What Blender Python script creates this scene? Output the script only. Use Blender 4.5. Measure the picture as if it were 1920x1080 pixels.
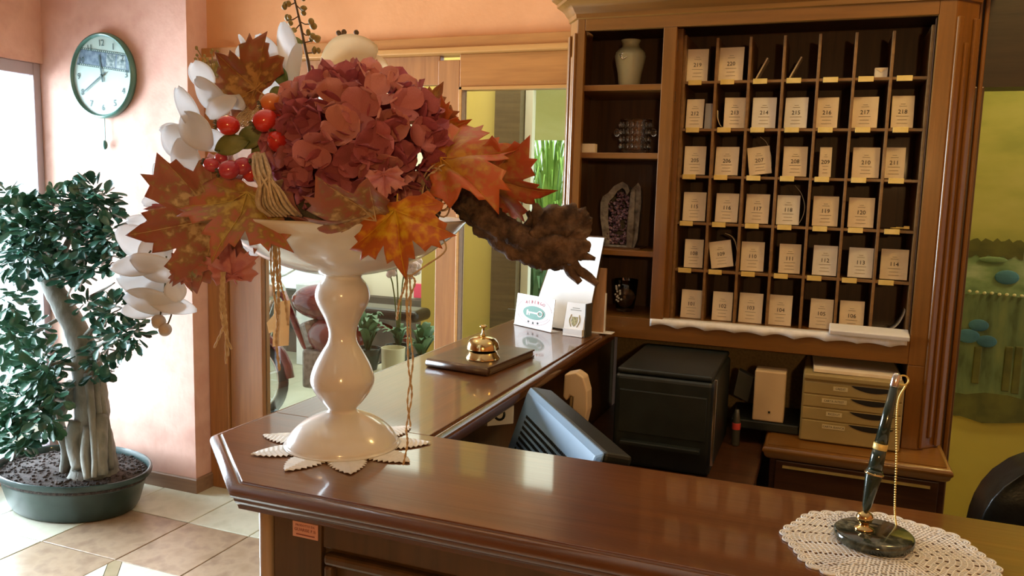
import bpy, math, random
from mathutils import Vector, Matrix, noise
random.seed(7)
sc = bpy.context.scene
for o in list(bpy.data.objects): bpy.data.objects.remove(o)
COL = sc.collection

# ---------------------------------------------------------------- camera
CAMZ = 1.51
RX = Vector((0.93110661, 0.36372179, 0.02733031))      # image right, in world axes
DN = Vector((0.06998866, -0.10462386, -0.99204608))    # image down
FW = Vector((-0.35796937, 0.92561348, -0.12287237))    # view direction
UP = -DN
FPX = 1504.0
cd = bpy.data.cameras.new('camera'); cam = bpy.data.objects.new('camera', cd); COL.objects.link(cam)
cam.matrix_world = Matrix(((RX.x, UP.x, -FW.x, 0), (RX.y, UP.y, -FW.y, 0), (RX.z, UP.z, -FW.z, CAMZ), (0, 0, 0, 1)))
cd.sensor_width = 36.0; cd.lens = FPX / 1920 * 36; cd.clip_start = 0.02
sc.camera = cam
sc.view_settings.view_transform = 'Standard'; sc.view_settings.look = 'None'
sc.view_settings.gamma = 1.0; sc.view_settings.exposure = 0.2; sc.view_settings.use_curve_mapping = False

# ---------------------------------------------------------------- sky and daylight
w = bpy.data.worlds.new('sky'); sc.world = w; w.use_nodes = True
bg = w.node_tree.nodes['Background']; bg.inputs[0].default_value = (0.80, 0.92, 1.0, 1); bg.inputs[1].default_value = 1.5
def area(name, loc, rot, sx, sy, power, col):
    l = bpy.data.lights.new(name, 'AREA'); l.shape = 'RECTANGLE'; l.size = sx; l.size_y = sy; l.energy = power; l.color = col
    o = bpy.data.objects.new(name, l); COL.objects.link(o); o.location = loc; o.rotation_euler = rot
    return o
# daylight pouring through the glazed front on the left (fills the opening of window_1)
area('window_daylight', (-3.86, 2.12, 1.06), (0, math.radians(-90), 0), 1.98, 1.5, 360, (0.76, 0.88, 1.0))
# daylight coming down into the veranda behind the glass door
area('veranda_skylight', (-1.9, 4.6, 2.66), (0, 0, 0), 3.4, 2.2, 85, (1.0, 0.97, 0.82))

# ---------------------------------------------------------------- helpers
def ray(px, py): return RX * (px - 960) + DN * (py - 540) + FW * FPX
def aty(px, py, y):
    r = ray(px, py); p = r * (y / r.y); return Vector((p.x, p.y, p.z + CAMZ))
def atz(px, py, z):
    r = ray(px, py); p = r * ((z - CAMZ) / r.z); return Vector((p.x, p.y, p.z + CAMZ))
def atx(px, py, x):
    r = ray(px, py); p = r * (x / r.x); return Vector((p.x, p.y, p.z + CAMZ))

def smooth_path(pts, n=6):
    pts = [Vector(p) for p in pts]
    if len(pts) < 3: return pts
    out = []
    P = [pts[0] * 2 - pts[1]] + pts + [pts[-1] * 2 - pts[-2]]
    for i in range(1, len(P) - 2):
        for k in range(n):
            t = k / n
            a, b, c, d = P[i-1], P[i], P[i+1], P[i+2]
            out.append(0.5 * ((2*b) + (c-a)*t + (2*a-5*b+4*c-d)*t*t + (3*b-a-3*c+d)*t*t*t))
    out.append(pts[-1]); return out

class MB:
    def __init__(s): s.v = []; s.f = []; s.at = None
    def add(s, vs, fs):
        k = len(s.v); s.v += [tuple(v) for v in vs]; s.f += [tuple(i + k for i in f) for f in fs]; return s
    def box(s, x0, x1, y0, y1, z0, z1):
        vs = [(x, y, z) for x in (x0, x1) for y in (y0, y1) for z in (z0, z1)]
        return s.add(vs, [(0,1,3,2), (4,6,7,5), (0,4,5,1), (2,3,7,6), (0,2,6,4), (1,5,7,3)])
    def obox(s, c, ax, ay, az):            # centre and three half-axis vectors
        c, ax, ay, az = Vector(c), Vector(ax), Vector(ay), Vector(az)
        vs = [c + ax*i + ay*j + az*k for i in (-1, 1) for j in (-1, 1) for k in (-1, 1)]
        return s.add(vs, [(0,1,3,2), (4,6,7,5), (0,4,5,1), (2,3,7,6), (0,2,6,4), (1,5,7,3)])
    def tube(s, path, rad, n=8, cap=True, smooth=0):
        path = [Vector(p) for p in path]
        if smooth:
            if not isinstance(rad, (int, float)):
                m = len(path); rr = list(rad)
                np_ = smooth_path(path, smooth); rad = []
                for i in range(len(np_)):
                    t = i / (len(np_) - 1) * (m - 1); a = min(int(t), m - 2); rad.append(rr[a] + (rr[a+1] - rr[a]) * (t - a))
                path = np_
            else: path = smooth_path(path, smooth)
        if isinstance(rad, (int, float)): rad = [rad] * len(path)
        k = len(s.v); nrm = None
        for i, p in enumerate(path):
            d = (path[min(i+1, len(path)-1)] - path[max(i-1, 0)])
            d = d.normalized() if d.length > 1e-9 else Vector((0, 0, 1))
            if nrm is None: nrm = d.orthogonal().normalized()
            else:
                nrm = nrm - d * nrm.dot(d); nrm = nrm.normalized() if nrm.length > 1e-6 else d.orthogonal().normalized()
            b = d.cross(nrm)
            for j in range(n):
                a = 2*math.pi*j/n; s.v.append(tuple(p + (nrm*math.cos(a) + b*math.sin(a)) * rad[i]))
        for i in range(len(path)-1):
            for j in range(n):
                s.f.append((k+i*n+j, k+i*n+(j+1) % n, k+(i+1)*n+(j+1) % n, k+(i+1)*n+j))
        if cap:
            s.f.append(tuple(k+j for j in reversed(range(n)))); e = k+(len(path)-1)*n; s.f.append(tuple(e+j for j in range(n)))
        return s
    def lathe(s, prof, c=(0, 0, 0), n=32, sx=1, sy=1):    # profile of (r, z)
        k = len(s.v); c = Vector(c)
        for r, z in prof:
            for j in range(n):
                a = 2*math.pi*j/n; s.v.append((c.x + r*math.cos(a)*sx, c.y + r*math.sin(a)*sy, c.z + z))
        for i in range(len(prof)-1):
            for j in range(n): s.f.append((k+i*n+j, k+i*n+(j+1) % n, k+(i+1)*n+(j+1) % n, k+(i+1)*n+j))
        if prof[0][0] > 1e-6: s.f.append(tuple(k+j for j in reversed(range(n))))
        if prof[-1][0] > 1e-6: e = k+(len(prof)-1)*n; s.f.append(tuple(e+j for j in range(n)))
        return s
    def ball(s, c, r, nu=12, nv=8, ax=None):
        c = Vector(c); r = (r, r, r) if isinstance(r, (int, float)) else r
        X, Y, Z = ax if ax else (Vector((1,0,0)), Vector((0,1,0)), Vector((0,0,1)))
        k = len(s.v)
        for i in range(nv+1):
            t = math.pi*i/nv
            for j in range(nu):
                a = 2*math.pi*j/nu
                s.v.append(tuple(c + X*(r[0]*math.sin(t)*math.cos(a)) + Y*(r[1]*math.sin(t)*math.sin(a)) + Z*(-r[2]*math.cos(t))))
        for i in range(nv):
            for j in range(nu): s.f.append((k+i*nu+j, k+i*nu+(j+1) % nu, k+(i+1)*nu+(j+1) % nu, k+(i+1)*nu+j))
        return s
    def prism(s, pts, O, U, V, N, h):      # polygon (u, v) on a plane, extruded h along N
        O, U, V, N = Vector(O), Vector(U), Vector(V), Vector(N); n = len(pts)
        a = [O + U*p[0] + V*p[1] for p in pts]; b = [p + N*h for p in a]
        return s.add(a + b, [tuple(reversed(range(n))), tuple(range(n, 2*n))] + [(i, (i+1) % n, n+(i+1) % n, n+i) for i in range(n)])
    def sweep(s, path, prof, closed=False):   # path of (x, y) walked with outside on the RIGHT; prof of (outward offset, z)
        n = len(path); k = len(s.v); P = [Vector((p[0], p[1])) for p in path]
        for i in range(n):
            if closed or 0 < i < n-1:
                d0 = (P[i] - P[i-1]).normalized(); d1 = (P[(i+1) % n] - P[i]).normalized()
            elif i == 0: d0 = d1 = (P[1] - P[0]).normalized()
            else: d0 = d1 = (P[-1] - P[-2]).normalized()
            n0 = Vector((d0.y, -d0.x)); n1 = Vector((d1.y, -d1.x)); m = n0 + n1
            m = m / max(m.dot(n0), 1e-4) if m.length > 1e-6 else n0
            for off, z in prof: s.v.append((P[i].x + m.x*off, P[i].y + m.y*off, z))
        q = len(prof)
        for i in range(n if closed else n-1):
            a = k+i*q; b = k+((i+1) % n)*q
            for j in range(q-1): s.f.append((a+j, b+j, b+j+1, a+j+1))
        if not closed:
            s.f.append(tuple(k+j for j in range(q))); s.f.append(tuple(k+(n-1)*q+j for j in reversed(range(q))))
        return s
    def mesh(s, name, m, smooth=False):
        me = bpy.data.meshes.new(name); me.from_pydata(s.v, [], s.f); me.update()
        if m: me.materials.append(m)
        if smooth:
            for p in me.polygons: p.use_smooth = True
        return me
    def build(s, name, m, parent=None, smooth=False, bevel=0, label=None, angle=None, solid=0, seg=2):
        if parent is None:
            xs = [v[0] for v in s.v]; ys = [v[1] for v in s.v]; zs = [v[2] for v in s.v]
            org = Vector(((min(xs)+max(xs))/2, (min(ys)+max(ys))/2, min(zs)))
        else: org = WORG[parent.name]
        s.v = [(v[0]-org.x, v[1]-org.y, v[2]-org.z) for v in s.v]
        o = bpy.data.objects.new(name, s.mesh(name, m, smooth)); COL.objects.link(o)
        if parent is None: o.location = org
        else: o.parent = parent
        WORG[o.name] = org
        if solid:
            q = o.modifiers.new('thickness', 'SOLIDIFY'); q.thickness = solid
        if bevel:
            b = o.modifiers.new('bevel', 'BEVEL'); b.width = bevel; b.segments = seg; b.limit_method = 'ANGLE'; b.angle_limit = math.radians(40)
        if smooth and angle:
            e = o.modifiers.new('split', 'EDGE_SPLIT'); e.split_angle = math.radians(angle)
        if label: o['label'] = label
        return o
WORG = {}
def empty(name, loc, label, cat, group=None):
    o = bpy.data.objects.new(name, None); COL.objects.link(o); o.location = loc; o.empty_display_size = 0.05
    WORG[o.name] = Vector(loc); tag(o, label, cat, group); return o
def tag(o, label=None, cat=None, group=None, kind=None):
    if label: o['label'] = label
    if cat: o['category'] = cat
    if group: o['group'] = group
    if kind: o['kind'] = kind
    return o
def child(name, me, parent, mat4):         # shared mesh, world matrix, parented without inverse
    o = bpy.data.objects.new(name, me); COL.objects.link(o); o.parent = parent
    org = WORG[parent.name]
    o.matrix_local = Matrix.Translation(-org) @ mat4
    WORG[o.name] = org
    return o
def text_mesh(txt, size, depth=0.0004, align='CENTER'):
    c = bpy.data.curves.new('lettering', 'FONT'); c.body = txt; c.size = size; c.extrude = depth; c.align_x = align; c.align_y = 'CENTER'; c.resolution_u = 2
    o = bpy.data.objects.new('lettering_tmp', c); COL.objects.link(o)
    dg = bpy.context.evaluated_depsgraph_get(); me = bpy.data.meshes.new_from_object(o.evaluated_get(dg))
    bpy.data.objects.remove(o); return me
def text_on(name, txt, size, O, U, V, m, parent, depth=0.0004, sx=1.0):
    me = text_mesh(txt, size, depth); me.materials.clear(); me.materials.append(m)
    U = Vector(U).normalized(); V = Vector(V).normalized(); N = U.cross(V)
    M = Matrix(((U.x*sx, V.x, N.x, O[0]), (U.y*sx, V.y, N.y, O[1]), (U.z*sx, V.z, N.z, O[2]), (0, 0, 0, 1)))
    return child(name, me, parent, M)

# ---------------------------------------------------------------- materials
def newmat(name):
    m = bpy.data.materials.new(name); m.use_nodes = True
    return m, m.node_tree.nodes, m.node_tree.links, m.node_tree.nodes['Principled BSDF']
def plain(name, col, rough=0.5, metal=0.0, coat=0.0, trans=0.0, ior=1.45, emit=None, es=0.0, spec=0.5, alpha=1.0, sss=0.0):
    m, N, L, b = newmat(name)
    b.inputs['Base Color'].default_value = (*col, 1); b.inputs['Roughness'].default_value = rough; b.inputs['Metallic'].default_value = metal
    b.inputs['Coat Weight'].default_value = coat; b.inputs['Transmission Weight'].default_value = trans; b.inputs['IOR'].default_value = ior
    b.inputs['Specular IOR Level'].default_value = spec; b.inputs['Alpha'].default_value = alpha
    if emit: b.inputs['Emission Color'].default_value = (*emit, 1); b.inputs['Emission Strength'].default_value = es
    return m
def noisy(name, cols, scale=8, rough=0.5, detail=4, stretch=(1, 1, 1), bump=0.0, bscale=None, coat=0.0, metal=0.0, contrast=(0.35, 0.65), coords='Object', spec=0.5, coat_rough=0.05, dist=0.0, trans=0.0):
    m, N, L, b = newmat(name)
    tc = N.new('ShaderNodeTexCoord'); mp = N.new('ShaderNodeMapping'); mp.inputs['Scale'].default_value = stretch
    L.new(tc.outputs[coords], mp.inputs[0])
    nz = N.new('ShaderNodeTexNoise'); nz.inputs['Scale'].default_value = scale; nz.inputs['Detail'].default_value = detail; nz.inputs['Distortion'].default_value = dist
    L.new(mp.outputs[0], nz.inputs['Vector'])
    cr = N.new('ShaderNodeValToRGB'); e = cr.color_ramp.elements
    n = len(cols)
    for i, c in enumerate(cols):
        pos = contrast[0] + (contrast[1]-contrast[0]) * i/(n-1)
        if i < 2: e[i].position = pos; e[i].color = (*c, 1)
        else: k = e.new(pos); k.color = (*c, 1)
    L.new(nz.outputs[0], cr.inputs[0]); L.new(cr.outputs[0], b.inputs['Base Color'])
    b.inputs['Roughness'].default_value = rough; b.inputs['Coat Weight'].default_value = coat; b.inputs['Metallic'].default_value = metal
    b.inputs['Coat Roughness'].default_value = coat_rough; b.inputs['Specular IOR Level'].default_value = spec
    b.inputs['Transmission Weight'].default_value = trans
    if bump:
        n2 = N.new('ShaderNodeTexNoise'); n2.inputs['Scale'].default_value = bscale or scale*4; n2.inputs['Detail'].default_value = 3
        L.new(mp.outputs[0], n2.inputs['Vector'])
        bp = N.new('ShaderNodeBump'); bp.inputs['Strength'].default_value = bump; bp.inputs['Distance'].default_value = 0.01
        L.new(n2.outputs[0], bp.inputs['Height']); L.new(bp.outputs[0], b.inputs['Normal'])
    return m
def wood(name, dark, light, rough=0.35, grain='X', coat=0.2, scale=6.0, coat_rough=0.08):
    st = {'X': (0.6, 9, 9), 'Y': (9, 0.6, 9), 'Z': (9, 9, 0.6)}[grain]
    return noisy(name, [dark, light], scale=scale, rough=rough, detail=6, stretch=st, coat=coat, contrast=(0.3, 0.7), bump=0.04, coat_rough=coat_rough, dist=0.4)
def leafmat(name, centre, mid, edge, rough=0.45, scale=75):
    # maple leaf: its own colouring runs from the midrib to the rim, blotched by noise
    m, N, L, b = newmat(name)
    at = N.new('ShaderNodeAttribute'); at.attribute_name = 'edge'
    tc = N.new('ShaderNodeTexCoord'); nz = N.new('ShaderNodeTexNoise'); nz.inputs['Scale'].default_value = scale; nz.inputs['Detail'].default_value = 3
    L.new(tc.outputs['Object'], nz.inputs['Vector'])
    ad = N.new('ShaderNodeMath'); ad.operation = 'MULTIPLY_ADD'; ad.inputs[1].default_value = 2.8; L.new(nz.outputs[0], ad.inputs[0])
    sb = N.new('ShaderNodeMath'); sb.operation = 'SUBTRACT'; sb.inputs[1].default_value = 1.40; L.new(at.outputs['Fac'], sb.inputs[0]); L.new(sb.outputs[0], ad.inputs[2])
    cr = N.new('ShaderNodeValToRGB'); e = cr.color_ramp.elements
    e[0].position = 0.15; e[0].color = (*centre, 1); e[1].position = 0.5; e[1].color = (*mid, 1); k = e.new(0.85); k.color = (*edge, 1)
    L.new(ad.outputs[0], cr.inputs[0]); L.new(cr.outputs[0], b.inputs['Base Color'])
    b.inputs['Roughness'].default_value = rough; b.inputs['Specular IOR Level'].default_value = 0.3
    n2 = N.new('ShaderNodeTexNoise'); n2.inputs['Scale'].default_value = 60; L.new(tc.outputs['Object'], n2.inputs['Vector'])
    bp = N.new('ShaderNodeBump'); bp.inputs['Strength'].default_value = 0.25; bp.inputs['Distance'].default_value = 0.004
    L.new(n2.outputs[0], bp.inputs['Height']); L.new(bp.outputs[0], b.inputs['Normal'])
    return m
def translucent(m, f=0.4):
    # silk and leaf let light through: mix a translucent share of the same colour
    N = m.node_tree.nodes; L = m.node_tree.links; b = N['Principled BSDF']; out = N['Material Output']
    t = N.new('ShaderNodeBsdfTranslucent'); mx = N.new('ShaderNodeMixShader'); mx.inputs[0].default_value = f
    src = b.inputs['Base Color'].links[0].from_socket if b.inputs['Base Color'].links else None
    if src: L.new(src, t.inputs[0])
    else: t.inputs[0].default_value = b.inputs['Base Color'].default_value
    L.new(b.outputs[0], mx.inputs[1]); L.new(t.outputs[0], mx.inputs[2]); L.new(mx.outputs[0], out.inputs[0]); return m
def glassmat(name, tint=(1, 1, 1), gloss=0.08, rough=0.0):
    m = bpy.data.materials.new(name); m.use_nodes = True; N = m.node_tree.nodes; L = m.node_tree.links; N.clear()
    out = N.new('ShaderNodeOutputMaterial'); tr = N.new('ShaderNodeBsdfTransparent'); tr.inputs[0].default_value = (*tint, 1)
    gl = N.new('ShaderNodeBsdfGlossy'); gl.inputs['Roughness'].default_value = rough; mx = N.new('ShaderNodeMixShader')
    fr = N.new('ShaderNodeFresnel'); fr.inputs[0].default_value = 1.5
    ml = N.new('ShaderNodeMath'); ml.operation = 'ADD'; ml.inputs[1].default_value = gloss - 0.04; L.new(fr.outputs[0], ml.inputs[0])
    L.new(ml.outputs[0], mx.inputs[0]); L.new(tr.outputs[0], mx.inputs[1]); L.new(gl.outputs[0], mx.inputs[2]); L.new(mx.outputs[0], out.inputs[0])
    return m

M = {}
M['plaster_pink'] = noisy('plaster_pink', [(0.60, 0.33, 0.25), (0.70, 0.42, 0.33), (0.64, 0.36, 0.28)], scale=5, rough=0.8, bump=0.12, bscale=40)
M['plaster_orange'] = noisy('plaster_orange', [(0.58, 0.25, 0.09), (0.66, 0.30, 0.12)], scale=4, rough=0.8, bump=0.1, bscale=40)
M['plaster_cream'] = noisy('plaster_cream', [(0.70, 0.55, 0.38), (0.76, 0.62, 0.45)], scale=4, rough=0.85)
M['plaster_yellow'] = noisy('plaster_yellow', [(0.50, 0.43, 0.08), (0.56, 0.50, 0.11)], scale=4, rough=0.8)
M['ceiling'] = plain('ceiling_paint', (0.74, 0.62, 0.48), 0.9)
M['grout'] = noisy('grout', [(0.20, 0.17, 0.13), (0.27, 0.23, 0.18)], scale=30, rough=0.9)
M['tile_cream'] = noisy('tile_cream', [(0.56, 0.56, 0.43), (0.66, 0.66, 0.53), (0.61, 0.61, 0.48)], scale=9, rough=0.28, detail=6, coords='Object')
M['tile_brown'] = noisy('tile_brown', [(0.30, 0.21, 0.14), (0.42, 0.31, 0.21), (0.35, 0.25, 0.16)], scale=10, rough=0.28, detail=6)
M['tile_strip'] = noisy('tile_strip', [(0.30, 0.25, 0.14), (0.38, 0.31, 0.19)], scale=14, rough=0.3)
M['skirting'] = wood('skirting_stone', (0.22, 0.13, 0.08), (0.30, 0.18, 0.11), rough=0.4, coat=0.0)
M['door_x'] = wood('door_wood_across', (0.32, 0.12, 0.022), (0.42, 0.17, 0.035), rough=0.4, grain='X', coat=0.15)
M['door_z'] = wood('door_wood_upright', (0.30, 0.12, 0.035), (0.40, 0.17, 0.05), rough=0.4, grain='Z', coat=0.15)
M['door_pale'] = wood('door_wood_pale', (0.42, 0.19, 0.045), (0.50, 0.24, 0.06), rough=0.4, grain='X', coat=0.1)
M['counter_x'] = wood('counter_top_wood', (0.105, 0.031, 0.0045), (0.155, 0.047, 0.007), rough=0.3, grain='X', coat=0.7, scale=4, coat_rough=0.06)
M['counter_y'] = wood('counter_return_wood', (0.098, 0.031, 0.006), (0.145, 0.047, 0.009), rough=0.3, grain='Y', coat=0.7, scale=4, coat_rough=0.06)
M['counter_edge'] = wood('counter_edge_wood', (0.085, 0.029, 0.007), (0.13, 0.044, 0.010), rough=0.25, grain='X', coat=0.5)
M['counter_body'] = wood('counter_body_wood', (0.058, 0.030, 0.011), (0.09, 0.045, 0.016), rough=0.35, grain='Z', coat=0.25)
M['cab_x'] = wood('cabinet_wood_across', (0.165, 0.066, 0.009), (0.23, 0.094, 0.014), rough=0.36, grain='X', coat=0.25)
M['cab_z'] = wood('cabinet_wood_upright', (0.165, 0.066, 0.009), (0.23, 0.092, 0.014), rough=0.36, grain='Z', coat=0.25)
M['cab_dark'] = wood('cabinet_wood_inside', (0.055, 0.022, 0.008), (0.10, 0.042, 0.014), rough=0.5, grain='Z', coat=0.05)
M['pigeon'] = wood('pigeonhole_wood', (0.17, 0.085, 0.026), (0.26, 0.135, 0.042), rough=0.45, grain='X', coat=0.1)
M['desk'] = wood('desk_wood', (0.055, 0.022, 0.010), (0.10, 0.04, 0.016), rough=0.35, grain='X', coat=0.2)
M['glass'] = glassmat('door_glass', (0.93, 0.95, 0.88), 0.05)
M['white_ceramic'] = noisy('white_ceramic', [(0.74, 0.70, 0.64), (0.78, 0.75, 0.69)], scale=3, rough=0.18, coat=0.5)
M['lace'] = noisy('cotton_lace', [(0.80, 0.79, 0.76), (0.88, 0.87, 0.85)], scale=60, rough=0.9)
M['black_plastic'] = noisy('black_plastic', [(0.007, 0.011, 0.009), (0.013, 0.018, 0.015)], scale=20, rough=0.45)
M['black_leather'] = noisy('black_leather', [(0.010, 0.012, 0.011), (0.020, 0.023, 0.020)], scale=40, rough=0.3, bump=0.06, bscale=160)
M['brass'] = noisy('brass', [(0.60, 0.43, 0.18), (0.68, 0.51, 0.24)], scale=8, rough=0.16, metal=1.0)
M['dull_brass'] = noisy('dull_brass', [(0.70, 0.52, 0.14), (0.80, 0.62, 0.22)], scale=30, rough=0.45, metal=0.25)
M['steel'] = plain('polished_steel', (0.75, 0.75, 0.74), 0.2, 1.0)
M['card'] = noisy('cream_card', [(0.80, 0.67, 0.48), (0.86, 0.74, 0.54)], scale=30, rough=0.75)
M['paper'] = noisy('white_paper', [(0.80, 0.80, 0.78), (0.86, 0.86, 0.84)], scale=20, rough=0.8)
M['ink'] = plain('black_ink', (0.03, 0.025, 0.02), 0.7)
M['ink_soft'] = plain('faded_ink', (0.34, 0.28, 0.20), 0.8)
M['beige_plastic'] = noisy('beige_plastic', [(0.66, 0.48, 0.27), (0.72, 0.54, 0.32)], scale=10, rough=0.45)
# ================================================================ the room
def struct(mb, name, m, label=None, **k):
    o = mb.build(name, m, **k); o['kind'] = 'structure'
    if label: o['label'] = label
    return o
XL, XR, YF, YB, YD, CZ = -3.665, 2.6, -3.2, 2.95, 3.08, 2.75
fl = struct(MB().box(XL-0.1, XR, YF, 3.2, -0.06, -0.006), 'floor', M['grout'], 'cream and brown tiled floor with dark joints')
# tiles, each its own slab
XS = [-3.745, -3.345, -2.945, -2.54] + [-2.21 + 0.335*i for i in range(0, 14)]
YS = [3.06 - 0.395*i for i in range(0, 16)]
tile_me = {}
def tile_mesh(wx, wy, mat):
    k = (round(wx, 3), round(wy, 3), mat)
    if k not in tile_me:
        b = MB(); g = 0.0022; a, c = wx/2-g, wy/2-g; e = 0.0025
        vs = [(-a, -c, -.006), (a, -c, -.006), (a, c, -.006), (-a, c, -.006), (-a, -c, -e*.6), (a, -c, -e*.6), (a, c, -e*.6), (-a, c, -e*.6),
              (-a+e, -c+e, 0), (a-e, -c+e, 0), (a-e, c-e, 0), (-a+e, c-e, 0)]
        fs = [(8, 9, 10, 11)] + [(i, (i+1) % 4, 4+(i+1) % 4, 4+i) for i in range(4)] + [(4+i, 4+(i+1) % 4, 8+(i+1) % 4, 8+i) for i in range(4)]
        b.add(vs, fs); tile_me[k] = b.mesh('tile', M[mat])
    return tile_me[k]
for i in range(len(XS)-1):
    for j in range(len(YS)-1):
        x0, x1, y1, y0 = XS[i], XS[i+1], YS[j], YS[j+1]
        x0 = max(x0, XL)
        if y1 < -1.2 or x0 > 1.6: continue
        if (i, j) == (3, 2): continue
        inside = i >= 3 and j >= 2
        brown = (not inside) and ((i == 2 and j >= 1) or (j == 1 and i >= 2))
        child('tile', tile_mesh(x1-x0, y1-y0, 'tile_brown' if brown else 'tile_cream'), fl, Matrix.Translation(((x0+x1)/2, (y0+y1)/2, random.uniform(-.0006, .0004))))
# corner tile of the inlay, cut by a diagonal strip
x0, x1, y1, y0 = XS[3], XS[4], YS[2], YS[3]
s = 0.036
MB().prism([(x0+.002, y1-.002), (x0+s, y1-.002), (x1-.002, y0+s), (x1-.002, y0+.002), (x1-s, y0+.002), (x0+.002, y1-s)], (0, 0, -.006), (1, 0, 0), (0, 1, 0), (0, 0, 1), .006).build('tile', M['tile_strip'], fl)
MB().prism([(x0+s+.004, y1-.002), (x1-.002, y0+s+.004), (x1-.002, y1-.002)], (0, 0, -.006), (1, 0, 0), (0, 1, 0), (0, 0, 1), .006).build('tile', M['tile_cream'], fl)
MB().prism([(x0+.002, y1-s-.004), (x0+.002, y0+.002), (x1-s-.004, y0+.002)], (0, 0, -.006), (1, 0, 0), (0, 1, 0), (0, 0, 1), .006).build('tile', M['tile_cream'], fl)

struct(MB().box(XL-.1, -2.757, YB, 3.12, 0, CZ), 'wall_back', M['plaster_pink'], 'pink plaster wall carrying the clock')
# wall above and beside the glazed door, wall behind the key cabinet
ZH = 2.117
DOORX0, DOORX1 = -2.757, -0.60
struct(MB().box(-2.757, .345, YD, 3.18, ZH, CZ).box(DOORX1, .345, YD, 3.18, 0, ZH), 'wall_door', M['plaster_orange'], 'orange plaster wall above the glazed door')
struct(MB().box(XL-.1, XL, YF, 1.30, 0, CZ).box(XL-.1, XL, 1.30, YB, 2.06, CZ).box(XL-.1, XL, 1.30, YB, 0, .04), 'wall_left', M['plaster_pink'], 'pink wall around the bright glazed front')
struct(MB().box(XR, XR+.1, YF, 3.2, 0, CZ), 'wall_right', M['plaster_orange'])
struct(MB().box(XL-.1, XR+.1, YF-.1, YF, 0, CZ), 'wall_front', M['plaster_orange'])
struct(MB().box(XL-.1, XR+.1, YF-.1, 3.8, CZ, CZ+.06), 'ceiling', M['ceiling'])
bb = MB()
bb.sweep([(XL, YB), (-2.757, YB), (-2.757, YD)], [(0, 0), (.014, 0), (.014, .066), (.010, .072), (0, .072)])
struct(bb, 'baseboard_back', M['skirting'], 'brown stone skirting below the clock wall')
# window_1: glazed front on the left
wf = MB().box(XL-.08, XL-.02, 2.912, YB, .04, 2.06).box(XL-.08, XL-.02, 1.30, 1.36, .04, 2.06).box(XL-.08, XL-.02, 1.36, 2.912, 2.0, 2.06).box(XL-.08, XL-.02, 1.36, 2.912, .04, .12)
M['pvc'] = plain('grey_window_frame', (0.42, 0.36, 0.40), 0.4)
win = struct(wf, 'window_1', M['pvc'], 'bright glazed front at the left edge', bevel=.004)
M['winglass'] = glassmat('window_glass', (0.98, 1.0, 1.0), 0.05)
MB().box(XL-.054, XL-.048, 1.36, 2.912, .12, 2.0).build('pane', M['winglass'], win)

# ---------------------------------------------------------------- door_1: glazed wooden door wall
dr = empty('door_1', (-1.7, YD, 0), 'orange-brown wooden door with tall glass panes', None); dr['kind'] = 'structure'
yf = YD - .03
MB().box(-2.755, -2.640, yf, YD+.05, 0, ZH-.09).build('door_post', M['door_z'], dr, bevel=.004)
MB().box(-2.636, -2.445, yf+.012, YD+.04, 0, ZH-.09).build('door_post', M['door_z'], dr, bevel=.004)
MB().box(-1.535, -1.437, yf+.004, YD+.04, 0, ZH-.09).build('door_post', M['door_z'], dr, bevel=.003)
MB().box(-2.755, DOORX1, yf-.012, YD+.05, ZH-.044, ZH).build('lintel_band', M['door_x'], dr, bevel=.003)
MB().box(-2.755, DOORX1, yf-.030, YD+.05, ZH-.068, ZH-.044).build('lintel_strip', M['door_pale'], dr, bevel=.005)
MB().box(-1.437, DOORX1, yf+.004, YD+.03, 1.918, ZH-.068).build('top_rail', M['door_x'], dr, bevel=.003)
MB().box(-2.445, -1.535, yf+.02, YD+.03, 1.93, ZH-.068).build('top_rail', M['door_z'], dr, bevel=.003)
MB().box(-1.437, -1.422, yf-.004, YD+.02, 0.1, 1.918).build('glazing_bead', M['door_pale'], dr, bevel=.002)
MB().box(-1.437, DOORX1, yf-.004, YD+.02, 1.905, 1.918).build('glazing_bead', M['door_pale'], dr, bevel=.002)
MB().box(-1.437, DOORX1, yf+.004, YD+.03, 0, .1).build('bottom_rail', M['door_x'], dr)
MB().box(-2.445, -1.535, yf+.004, YD+.03, 0, .1).build('bottom_rail', M['door_x'], dr)
MB().box(-2.445, -1.535, YD+.006, YD+.012, .1, 1.93).build('pane', M['glass'], dr)
MB().box(-1.422, DOORX1, YD+.006, YD+.012, .1, 1.905).build('pane', M['glass'], dr)

# ---------------------------------------------------------------- veranda behind the glass
M['ver_floor'] = noisy('veranda_floor', [(0.36, 0.36, 0.26), (0.44, 0.43, 0.32)], scale=6, rough=0.4)
M['ver_wall'] = noisy('veranda_wall', [(0.72, 0.64, 0.48), (0.78, 0.70, 0.54)], scale=3, rough=0.8)
struct(MB().box(-5.6, .2, 3.2, 6.6, -.06, 0), 'floor_veranda', M['ver_floor'])
struct(MB().box(aty(655, 500, 6.0).x, -2.85, 6.0, 6.1, 0, 2.7), 'wall_veranda', M['ver_wall'], 'cream veranda wall seen through the glass')
M['yard'] = noisy('yard_wall', [(0.045, 0.038, 0.032), (0.10, 0.08, 0.06)], scale=5, rough=0.9)
struct(MB().box(-4.9, -2.6, 5.9, 6.0, 0, aty(560, 545, 5.9).z), 'wall_yard', M['yard'], 'low dark wall behind the moped')
M['roller'] = noisy('roller_blind', [(0.66, 0.54, 0.20), (0.74, 0.62, 0.27)], scale=2, rough=0.7, stretch=(1, 1, .2))
translucent(M['roller'], .6)
M['dark_post'] = wood('veranda_post', (0.10, 0.075, 0.035), (0.15, 0.11, 0.05), rough=0.5)
M['white_frame'] = plain('white_window_frame', (0.78, 0.78, 0.66), 0.4)
b1 = aty(864, 300, 4.35); b2 = aty(928, 300, 4.35); b3 = aty(975, 300, 4.35)
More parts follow.
